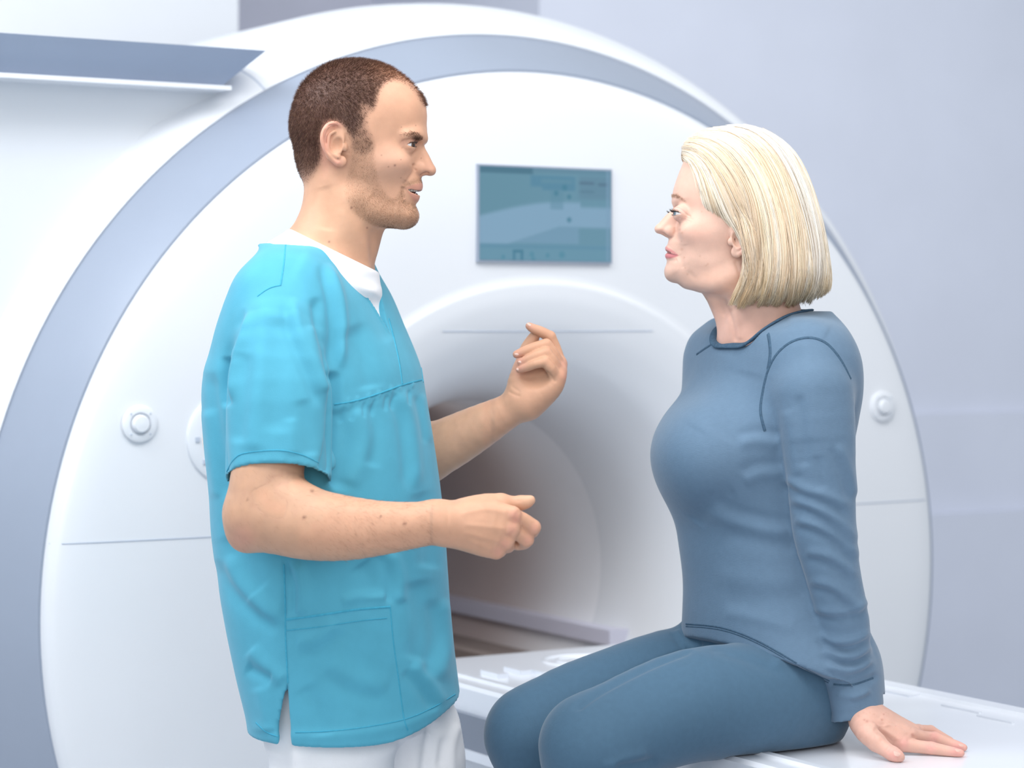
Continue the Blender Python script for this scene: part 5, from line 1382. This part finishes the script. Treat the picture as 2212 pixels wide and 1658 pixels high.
# ---- hair: a shaped under-mass plus combed locks
hair_outline = [(1474,345),(1473,325),(1480,308),(1497,292),(1522,281),(1560,276),(1610,275),(1655,286),(1695,318),(1722,352),(1745,405),(1762,460),(1775,520),(1782,570),(1786,612),(1777,632),(1750,648),(1720,656),(1690,664),(1655,666),(1620,662),(1585,665),(1566,658),(1585,640),(1604,600),(1612,560),(1606,520),(1588,486),(1568,492),(1545,490),(1522,474),(1504,450),(1494,415),(1490,385),(1484,362)]
hair_ctrl = [(1618,500,.086,18),(1618,560,.086,18),(1612,610,.084,20),(1600,330,.068,95),(1520,310,.060,70),(1680,380,.078,95),(1600,430,.083,70),(1540,440,.072,60),(1700,500,.088,85),(1640,520,.090,60),(1640,620,.090,50),(1720,620,.088,60),(1600,630,.085,40)]
hair_sdf = [inflate(hair_outline, hair_ctrl, WD, sig=55, soft=3),
    chain([wm(1584,468,.060), wm(1600,484,.068), wm(1612,515,.0735), wm(1614,560,.0745), wm(1608,610,.070), wm(1590,650,.062)], [.009,.011,.012,.012,.012,.010], k=0.012, sym=WD),
    # opened at the front so that the face stays clear, cut level with the neckline at the bottom
    inflate([(1400,300),(1470,345),(1487,354),(1497,380),(1501,420),(1512,455),(1530,482),(1552,496),(1584,486),(1594,502),(1599,530),(1603,560),(1598,600),(1578,642),(1555,665),(1450,700),(1380,600)], [(1450,450,.30,8),(1590,560,.30,8)], WD, op='s', k=0.004, smooth=4)]
VQ, FQ = extract(hair_sdf, (wh(1455,0)[0], WD-.12, CZ-(690-PY0)*wsx), (wh(1800,0)[0], WD+.12, CZ-(262-PY0)*wsx), .0022*QH)
VQ, FQ = biggest(VQ, FQ); VQ = relax(VQ, FQ, 4, .5)
NQ = vnormals(VQ, FQ); VQ = VQ-NQ*0.0035
# flow: each lock follows a family of px curves from the hairline over the crown down to the tips
flow = [  # (start -> end) guide curves, ordered front to back
    [(1478,343),(1490,352),(1504,385),(1509,425),(1522,460),(1550,487),(1596,488)],
    [(1476,325),(1505,330),(1536,360),(1558,410),(1578,455),(1598,500),(1606,560),(1602,610),(1575,657)],
    [(1480,308),(1515,310),(1560,340),(1598,400),(1620,460),(1634,530),(1632,600),(1606,663)],
    [(1490,296),(1535,296),(1590,325),(1632,385),(1656,460),(1668,540),(1664,610),(1642,667)],
    [(1510,285),(1560,284),(1620,310),(1664,370),(1692,450),(1706,540),(1702,610),(1684,664)],
    [(1540,278),(1590,277),(1648,300),(1694,360),(1724,440),(1742,530),(1744,600),(1724,655)],
    [(1575,275),(1620,277),(1672,300),(1716,355),(1746,430),(1768,520),(1775,590),(1760,642)],
    [(1600,275),(1645,283),(1690,315),(1726,362),(1754,430),(1775,520),(1785,600),(1780,628)],
]
GF = np.array([spline(np.array([np.interp(np.linspace(0, 1, 9), np.linspace(0, 1, len(g)), np.array(g)[:, k]) for k in (0, 1)]).T, 4) for g in flow])   # (8, 33, 2)
bq = bvh_of(VQ+NQ*0.0035, FQ)
def lock_path(v, jit, m=26):
    """v 0..1 across the family -> px path"""
    u = v*(len(GF)-1); i = min(int(u), len(GF)-2); f = u-i
    c = GF[i]*(1-f)+GF[i+1]*f
    t = np.linspace(0, len(c)-1, m); return np.stack([np.interp(t, np.arange(len(c)), c[:, k]) for k in (0, 1)], 1)+jit
rs = np.random.RandomState(4)
HV, HF, HC = [], [], []; nv = 0
tints = np.array([[0.98, 0.88, 0.74], [0.97, 0.82, 0.61], [0.99, 0.94, 0.88], [0.93, 0.74, 0.53], [0.86, 0.67, 0.48], [0.98, 0.86, 0.69]])
NL = int(4200)
for side in (1, -1):
    for li in range(NL if side > 0 else NL//2):
        v = rs.rand()**0.9; grp = int(v*46); gj = np.random.RandomState(grp*7+1)
        t0 = 0.0 if rs.rand() < 0.55 else rs.rand()*0.45; t1_ = 1.0-0.10*rs.rand()**2+0.02*gj.rand()
        wob = rs.randn(2)*1.6
        P_ = lock_path(v, 0); tt = np.linspace(0, 1, len(P_))
        swell = np.sin(tt*math.pi)*rs.randn()*5.0+gj.randn()*5.0*tt**2
        P_ = P_+np.stack([swell, -swell*0.15], 1)+wob
        a, b = t0, t1_; tn_ = a+(b-a)*np.linspace(0, 1, 22); Q_ = np.stack([np.interp(tn_, tt, P_[:, k]) for k in (0, 1)], 1)
        pts_ = []
        lift = rs.rand()**2*0.0045+0.0004+0.0025*max(0, gj.randn())
        for k, (x, y) in enumerate(Q_):
            hp, hn_ = cast(bq, x, y)
            if hp is None or (pts_ and np.linalg.norm(hp-pts_[-1]) > 0.035):
                if not pts_: continue
                nr = bq.find_nearest(Vector(P3(x, y, pts_[-1][1])))
                hp, hn_ = np.array(nr[0]), np.array(nr[1])
                if np.linalg.norm(hp-P3(x, y, hp[1])) > 0.02 or np.linalg.norm(hp-pts_[-1]) > 0.035: break
            pts_.append(hp+hn_*lift*(0.35+0.65*min(1, (tn_[k])*3)))
        if len(pts_) < 8: continue
        A_ = np.array(pts_)
        for _ in range(2): A_[1:-1] = .25*A_[:-2]+.5*A_[1:-1]+.25*A_[2:]
        if side < 0: A_[:, 1] = 2*WD-A_[:, 1]
        T_ = np.gradient(A_, axis=0); T_ /= np.linalg.norm(T_, axis=1, keepdims=True)+1e-9
        o1 = np.cross(T_, [0, 1, 0.2]); o1 /= np.linalg.norm(o1, axis=1, keepdims=True)+1e-9; o2 = np.cross(T_, o1)
        wd_ = (0.00036+0.00060*rs.rand())*(1-0.75*np.linspace(0, 1, len(A_))**3)*(0.15+0.85*np.minimum(1, np.linspace(0, 1, len(A_))*8))
        ring = [A_+(o1*math.cos(an)+o2*math.sin(an))*wd_[:, None] for an in (0, 2.09, 4.19)]
        V_ = np.stack(ring, 1).reshape(-1, 3); m = len(A_)
        k = np.arange(m-1)[:, None]*3
        F_ = np.concatenate([np.stack([k[:, 0]+j, k[:, 0]+(j+1) % 3, k[:, 0]+3+(j+1) % 3, k[:, 0]+3+j], 1) for j in range(3)])
        base = tints[gj.randint(0, 6)]*0.6+tints[rs.randint(0, 6)]*0.4; base = base*(0.93+0.14*rs.rand())
        tip = np.linspace(0, 1, m)[:, None]; cl = base*(1-0.22*np.clip(tip*1.6-0.8, 0, 1))*np.array([1, 1, 1])+0*tip
        cl = cl*(1-np.clip(tip-0.75, 0, 1)*np.array([0.1, .35, .8])[None]*1.5)
        HV.append(V_); HF.append(F_+nv); HC.append(np.repeat(np.clip(cl, 0, 1), 3, axis=0)); nv += len(V_)
hair = world_child(mesh_np('bob_hair', np.concatenate([VQ, np.concatenate(HV)]), np.concatenate([FQ, np.concatenate(HF)+len(VQ)]), M['hair_f'], None, True,
    rgba(np.concatenate([np.tile([0.90, 0.74, 0.52], (len(VQ), 1)), np.concatenate(HC)]))), woman)
# fine flyaway hairs
V_, N_, _ = sample_surface(VQ, FQ, NQ, np.clip(NQ[:, 2]+.6, 0, 1), 260, 12)
_fl = world_child(strands('flyaway_hair', V_+N_*.004, N_*.5+np.array([[.8, 0, .25]])+rs.randn(len(V_), 3)*.5, 0.022*(0.3+rs.rand(len(V_))), 0.00005, M['hair_f'], None, bend=np.array([[.3, 0, -.6]]), seg=5, colors=np.tile([0.85, 0.74, 0.55], (len(V_), 1))), woman)
_fl['kind'] = 'stuff'
print('woman hair', round(time.time()-t1, 1))
# ------------------------------------------------------------------ the woman: clothes
t1 = time.time()
sw_rows = [(672,1655,1770,.050), (692,1590,1800,.105), (720,1526,1818,.146), (760,1505,1833,.166), (800,1497,1842,.170), (850,1482,1846,.168), (900,1462,1842,.162), (970,1448,1832,.152), (1050,1455,1820,.144), (1150,1467,1815,.138), (1250,1480,1830,.140), (1330,1480,1856,.152), (1400,1478,1886,.174), (1470,1480,1894,.180), (1540,1484,1894,.182)]
def hemz(P):
    s_ = -(0.857*P[:, 0]+0.515*P[:, 1]); zc = np.where(s_ > -2.15, 0.963+(s_+1.995)*0.45, 0.893+(s_+2.15)*0.24)
    return (P[:, 2]-zc).astype(np.float32)
wu = np.array([-.857, -.515]); wv = np.array([.515, -.857])
def at_uv(px, d, u, v): p = P3(px, 700, d)[:2]+wu*u+wv*v; return p
ncx = P3(1650, 700, 3.485)
sweater_sdf = [
    stack([wrow(*r) for r in sw_rows], WA, p=2.1),
    ell(q(1490,985,3.50), (.050,.066,.060), k=0.07), ell(q(1535,985,3.415), (.056,.062,.060), k=0.075),
    ell(q(1748,808,3.385), (.052,.056,.075), k=0.05), ell(q(1560,780,3.62), (.05,.055,.070), k=0.05),
    chain([q(1757,850,3.355), q(1767,940,3.345), q(1775,1050,3.345), q(1782,1150,3.35), q(1800,1240,3.355), q(1822,1340,3.37), q(1830,1420,3.385), q(1845,1490,3.398), q(1854,1538,3.388)],
          [.0585,.0540,.0485,.0455,.0395,.0375,.0350,.0300,.0315], k=0.012, n=3),
    chain([q(1560,820,3.64), q(1590,1000,3.69), q(1660,1180,3.74), q(1720,1380,3.76), q(1745,1470,3.76)], [.050,.045,.040,.034,.030], k=0.015, n=3),
    # neck opening, hem, cuff opening
    stack([(1.388, ncx[0]-.056, ncx[1]-.035, .030, .036), (1.398, ncx[0]-.050, ncx[1]-.032, .050, .052), (1.421, ncx[0]-.034, ncx[1]-.022, .075, .062), (1.443, ncx[0]-.014, ncx[1]-.010, .098, .074), (1.473, ncx[0]+.012, ncx[1]-.002, .115, .084), (1.523, ncx[0]+.03, ncx[1]+.01, .135, .095)], WA, op='s', k=0.003),
    Prim(lambda P: np.maximum(hemz(P), np.abs(P[:, 1]-3.6)-.20).astype(np.float32), (.2, 3.40, .7), (.75, 3.9, 1.0), 's', 0.0),
]
NECK_I = 7
# keep the sleeve when the hem is cut: the cut plane stops short of it, so cut a second wedge between
def hemcut(P):
    s_ = hemz(P); px = PX0+P[:, 0]*FPX/P[:, 1]; py = PY0-(P[:, 2]-CZ)*FPX/P[:, 1]
    sleeve = np.hypot(px-np.interp(py, [1300,1420,1490,1540], [1815,1830,1844,1853]), (P[:, 1]-3.39)/.00068)-np.interp(py, [1300,1420,1490,1540], [74,70,64,60])
    return np.maximum(s_, -sleeve*.00068).astype(np.float32)
sweater_sdf[-1] = Prim(hemcut, (.15, 3.2, .7), (.80, 3.95, 1.03), 's', 0.0)
sweater_sdf.append(Prim(lambda P: np.maximum(np.maximum(P[:, 2]-(.8432+(P[:, 0]-.480)*.27), P[:, 1]-3.47), .440-P[:, 0]).astype(np.float32), (.44, 3.2, .7), (.62, 3.47, .9), 's', 0.0))
sweater_sdf.append(chain([q(1847,1500,3.398), q(1858,1570,3.388)], [.0262,.0285], op='s', k=0.001, n=1))
VSw, FSw = extract_g(sweater_sdf, (.17, 3.22, .79), (.66, 3.84, 1.46), .0028)
S = Sculpt(VSw, FSw); A = S.line; Fd = S.fold
# sleeve drapes and bunching
Fd([(1690,1035),(1730,1062),(1785,1080),(1835,1105)], 9, .0050); Fd([(1703,1085),(1750,1100),(1800,1130),(1848,1180)], 10, .0055)
Fd([(1712,1130),(1760,1142),(1810,1170),(1850,1215)], 9, .0050); Fd([(1800,960),(1825,1020),(1842,1080)], 9, .0035)
Fd([(1735,1200),(1775,1205),(1815,1225),(1845,1258)], 9, .0045); Fd([(1745,1262),(1790,1272),(1830,1300),(1858,1330)], 9, .0045)
Fd([(1752,1320),(1800,1330),(1850,1322),(1880,1300)], 8, .0040)
Fd([(1765,1372),(1800,1392),(1845,1390),(1885,1368)], 8, .0055); Fd([(1772,1405),(1810,1425),(1850,1422),(1886,1398)], 8, .0060)
Fd([(1780,1440),(1820,1456),(1858,1448),(1888,1428)], 7, .0060); A([(1797,1476),(1840,1478),(1888,1462)], 6, -.0050, 0); A([(1806,1500),(1845,1504),(1885,1492)], 6, .0020)
Fd([(1835,1512),(1860,1505),(1880,1492)], 5, .0025)
A([(1760,740),(1740,850),(1745,960)], 26, .0020); A([(1700,880),(1715,960),(1722,1030)], 10, .0030); A([(1725,850),(1735,940),(1738,1010)], 9, -.0028); A([(1765,980),(1772,1060)], 8, -.0018)
# gap between sleeve and body

# body
Fd([(1690,950),(1640,940),(1590,948)], 11, .0035); Fd([(1698,1010),(1640,1012),(1600,1030)], 12, .0030)
Fd([(1718,1140),(1650,1130),(1580,1110),(1530,1085)], 13, .0040); A([(1720,1180),(1650,1170),(1560,1150)], 14, -.0025); A([(1590,1060),(1530,1090),(1500,1130)], 16, -.0030)
A([(1740,1290),(1650,1300),(1560,1290)], 18, -.0022); A([(1745,1250),(1650,1255),(1540,1240)], 16, .0018); A([(1720,1360),(1640,1335),(1560,1320)], 10, .0020)
A([(1580,760),(1540,860),(1500,930)], 22, .0022); A([(1620,800),(1600,880),(1560,950)], 24, -.0022)
A([(1700,690),(1750,700),(1790,720)], 12, .0020)
VSw = S.done(); VSw = relax(VSw, FSw, 1, .3)
sweater = world_child(mesh_np('sweater', VSw, FSw, M['knit']), woman)
bw_ = bvh_of(VSw, FSw)
for nm, pts, wd_ in (('raglan_seam', [(1655,700),(1662,735),(1664,765),(1659,797)], .0050), ('armhole_seam', [(1652,930),(1643,890),(1647,850),(1659,800),(1680,762),(1712,737),(1750,729),(1785,741),(1815,775),(1838,818)], .0036),
        ('shoulder_seam', [(1505,765),(1530,748),(1550,736)], .0030), ('hem_seam', [(1482,1347),(1560,1355),(1640,1385),(1740,1443),(1792,1470)], .0022), ('hem_seam', [(1482,1352),(1560,1360),(1640,1390),(1740,1448),(1790,1474)], .0014),
        ('cuff_seam', [(1801,1478),(1840,1479),(1886,1464)], .0022)):
    seam(nm, bw_, pts, wd_, .0007, M['knit_seam'], sweater)
# collar: a knitted band that follows the rim of the neck opening
f_open = sweater_sdf[NECK_I]; f_solid = field([p for i, p in enumerate(sweater_sdf) if i < NECK_I])
ca_ = np.array([ncx[0]-.025, ncx[1]-.014]); RG = []
gr_, gz_ = np.meshgrid(np.linspace(.02, .16, 71), np.linspace(1.350, 1.475, 64), indexing='ij')
for a in np.linspace(-math.pi, math.pi, 48, endpoint=False):
    Pq = np.stack([ca_[0]+gr_*math.cos(a), ca_[1]+gr_*math.sin(a), gz_], -1).reshape(-1, 3).astype(np.float32)
    RG.append(Pq[np.argmin(np.abs(f_open.d(Pq))+np.abs(f_solid(Pq)))])
RG = np.array(RG)
for _ in range(3): RG = .25*np.roll(RG, 1, 0)+.5*RG+.25*np.roll(RG, -1, 0)
RG = spline(RG, 4, True); Tn = np.roll(RG, -1, 0)-np.roll(RG, 1, 0); Tn /= np.linalg.norm(Tn, axis=1, keepdims=True)
Nr = vnormals(VSw, FSw)[[int(np.argmin(((VSw-r)**2).sum(1))) for r in RG]]
for _ in range(20): Nr = .25*np.roll(Nr, 1, 0)+.5*Nr+.25*np.roll(Nr, -1, 0)
Nr /= np.linalg.norm(Nr, axis=1, keepdims=True); Bn = np.cross(Tn, Nr); Vc = []; kk_ = 10
for j_ in range(kk_):
    a = 2*math.pi*j_/kk_; Vc.append(RG+Bn*(math.cos(a)*.0062)+Nr*(math.sin(a)*.0026+.0006))
Vc = np.stack(Vc, 1).reshape(-1, 3); mm_ = len(RG)
Fc = np.array([(i*kk_+j, i*kk_+(j+1) % kk_, ((i+1) % mm_)*kk_+(j+1) % kk_, ((i+1) % mm_)*kk_+j) for i in range(mm_) for j in range(kk_)])
world_child(mesh_np('collar_band', Vc, Fc, M['knit_seam']), sweater)
legs_sdf = [
    stack([(.79, P3(1612,0,3.53)[0], 3.53, .115, .150), (.85, P3(1618,0,3.53)[0], 3.53, .128, .160), (.92, P3(1655,0,3.53)[0], 3.53, .125, .158), (.99, P3(1660,0,3.52)[0], 3.52, .105, .130), (1.03, P3(1655,0,3.52)[0], 3.52, .10, .125)], WA, p=2.3),
    chain([q(1722,1512,3.45), q(1640,1512,3.395), q(1500,1522,3.325), q(1380,1562,3.275), q(1282,1607,3.240)], [.081,.084,.0805,.074,.0685], k=0.035, n=3),
    chain([q(1275,1615,3.240), q(1270,1720,3.250), q(1262,1900,3.275), q(1250,2180,3.30)], [.0665,.060,.060,.040], k=0.03, n=3),
    chain([q(1580,1460,3.60), q(1450,1475,3.545), q(1330,1508,3.49), q(1230,1540,3.455), q(1152,1583,3.430)], [.090,.082,.0755,.070,.0665], k=0.018, n=3),
    chain([q(1150,1590,3.430), q(1168,1690,3.435), q(1175,1860,3.45), q(1165,2140,3.46)], [.0645,.058,.058,.040], k=0.03, n=3),
    Prim(lambda P: np.maximum(P[:, 2]-(TZ+.0010), 1.972-(0.857*P[:, 0]+0.515*P[:, 1])).astype(np.float32), (.1, 3.1, .6), (.9, 3.9, .81), 's', 0.004),
]
VL, FL = extract_g(legs_sdf, (-.08, 3.13, .42), (.66, 3.80, 1.04), .0042)
S = Sculpt(VL, FL); A = S.line; Fd = S.fold
Fd([(1455,1362),(1470,1385),(1490,1408)], 5, .0040); A([(1508,1372),(1512,1390),(1508,1404)], 4, -.0025)
A([(1500,1400),(1400,1440),(1300,1492),(1240,1535)], 5, -.0050, .1); A([(1530,1395),(1600,1405),(1680,1430)], 12, -.0030); Fd([(1560,1400),(1620,1420),(1700,1450)], 10, .0025)
A([(1330,1655),(1380,1650),(1420,1640)], 7, -.0040); A([(1300,1658),(1350,1640),(1400,1625)], 7, .0025)
VL = S.done()
leggings = world_child(mesh_np('leggings', VL, FL, M['knit_leg']), woman)
for a_, b_, c_ in (((1250,2170,3.30), (1245,2280,3.30), (1150,2330,3.24)), ((1165,2130,3.46), (1160,2240,3.46), (1065,2290,3.40))):
    V_, F_ = extract_g([chain([q(*a_), q(*b_), q(*c_)], [.036,.036,.024], n=4), ell(q(b_[0]+8, b_[1]+22, b_[2]), (.030,.028,.026), k=.02)], q(*c_)-.12, q(*a_)+.12, .004)
    world_child(mesh_np('sock', V_, F_, M['knit_leg']), woman)
print('woman clothes', round(time.time()-t1, 1))
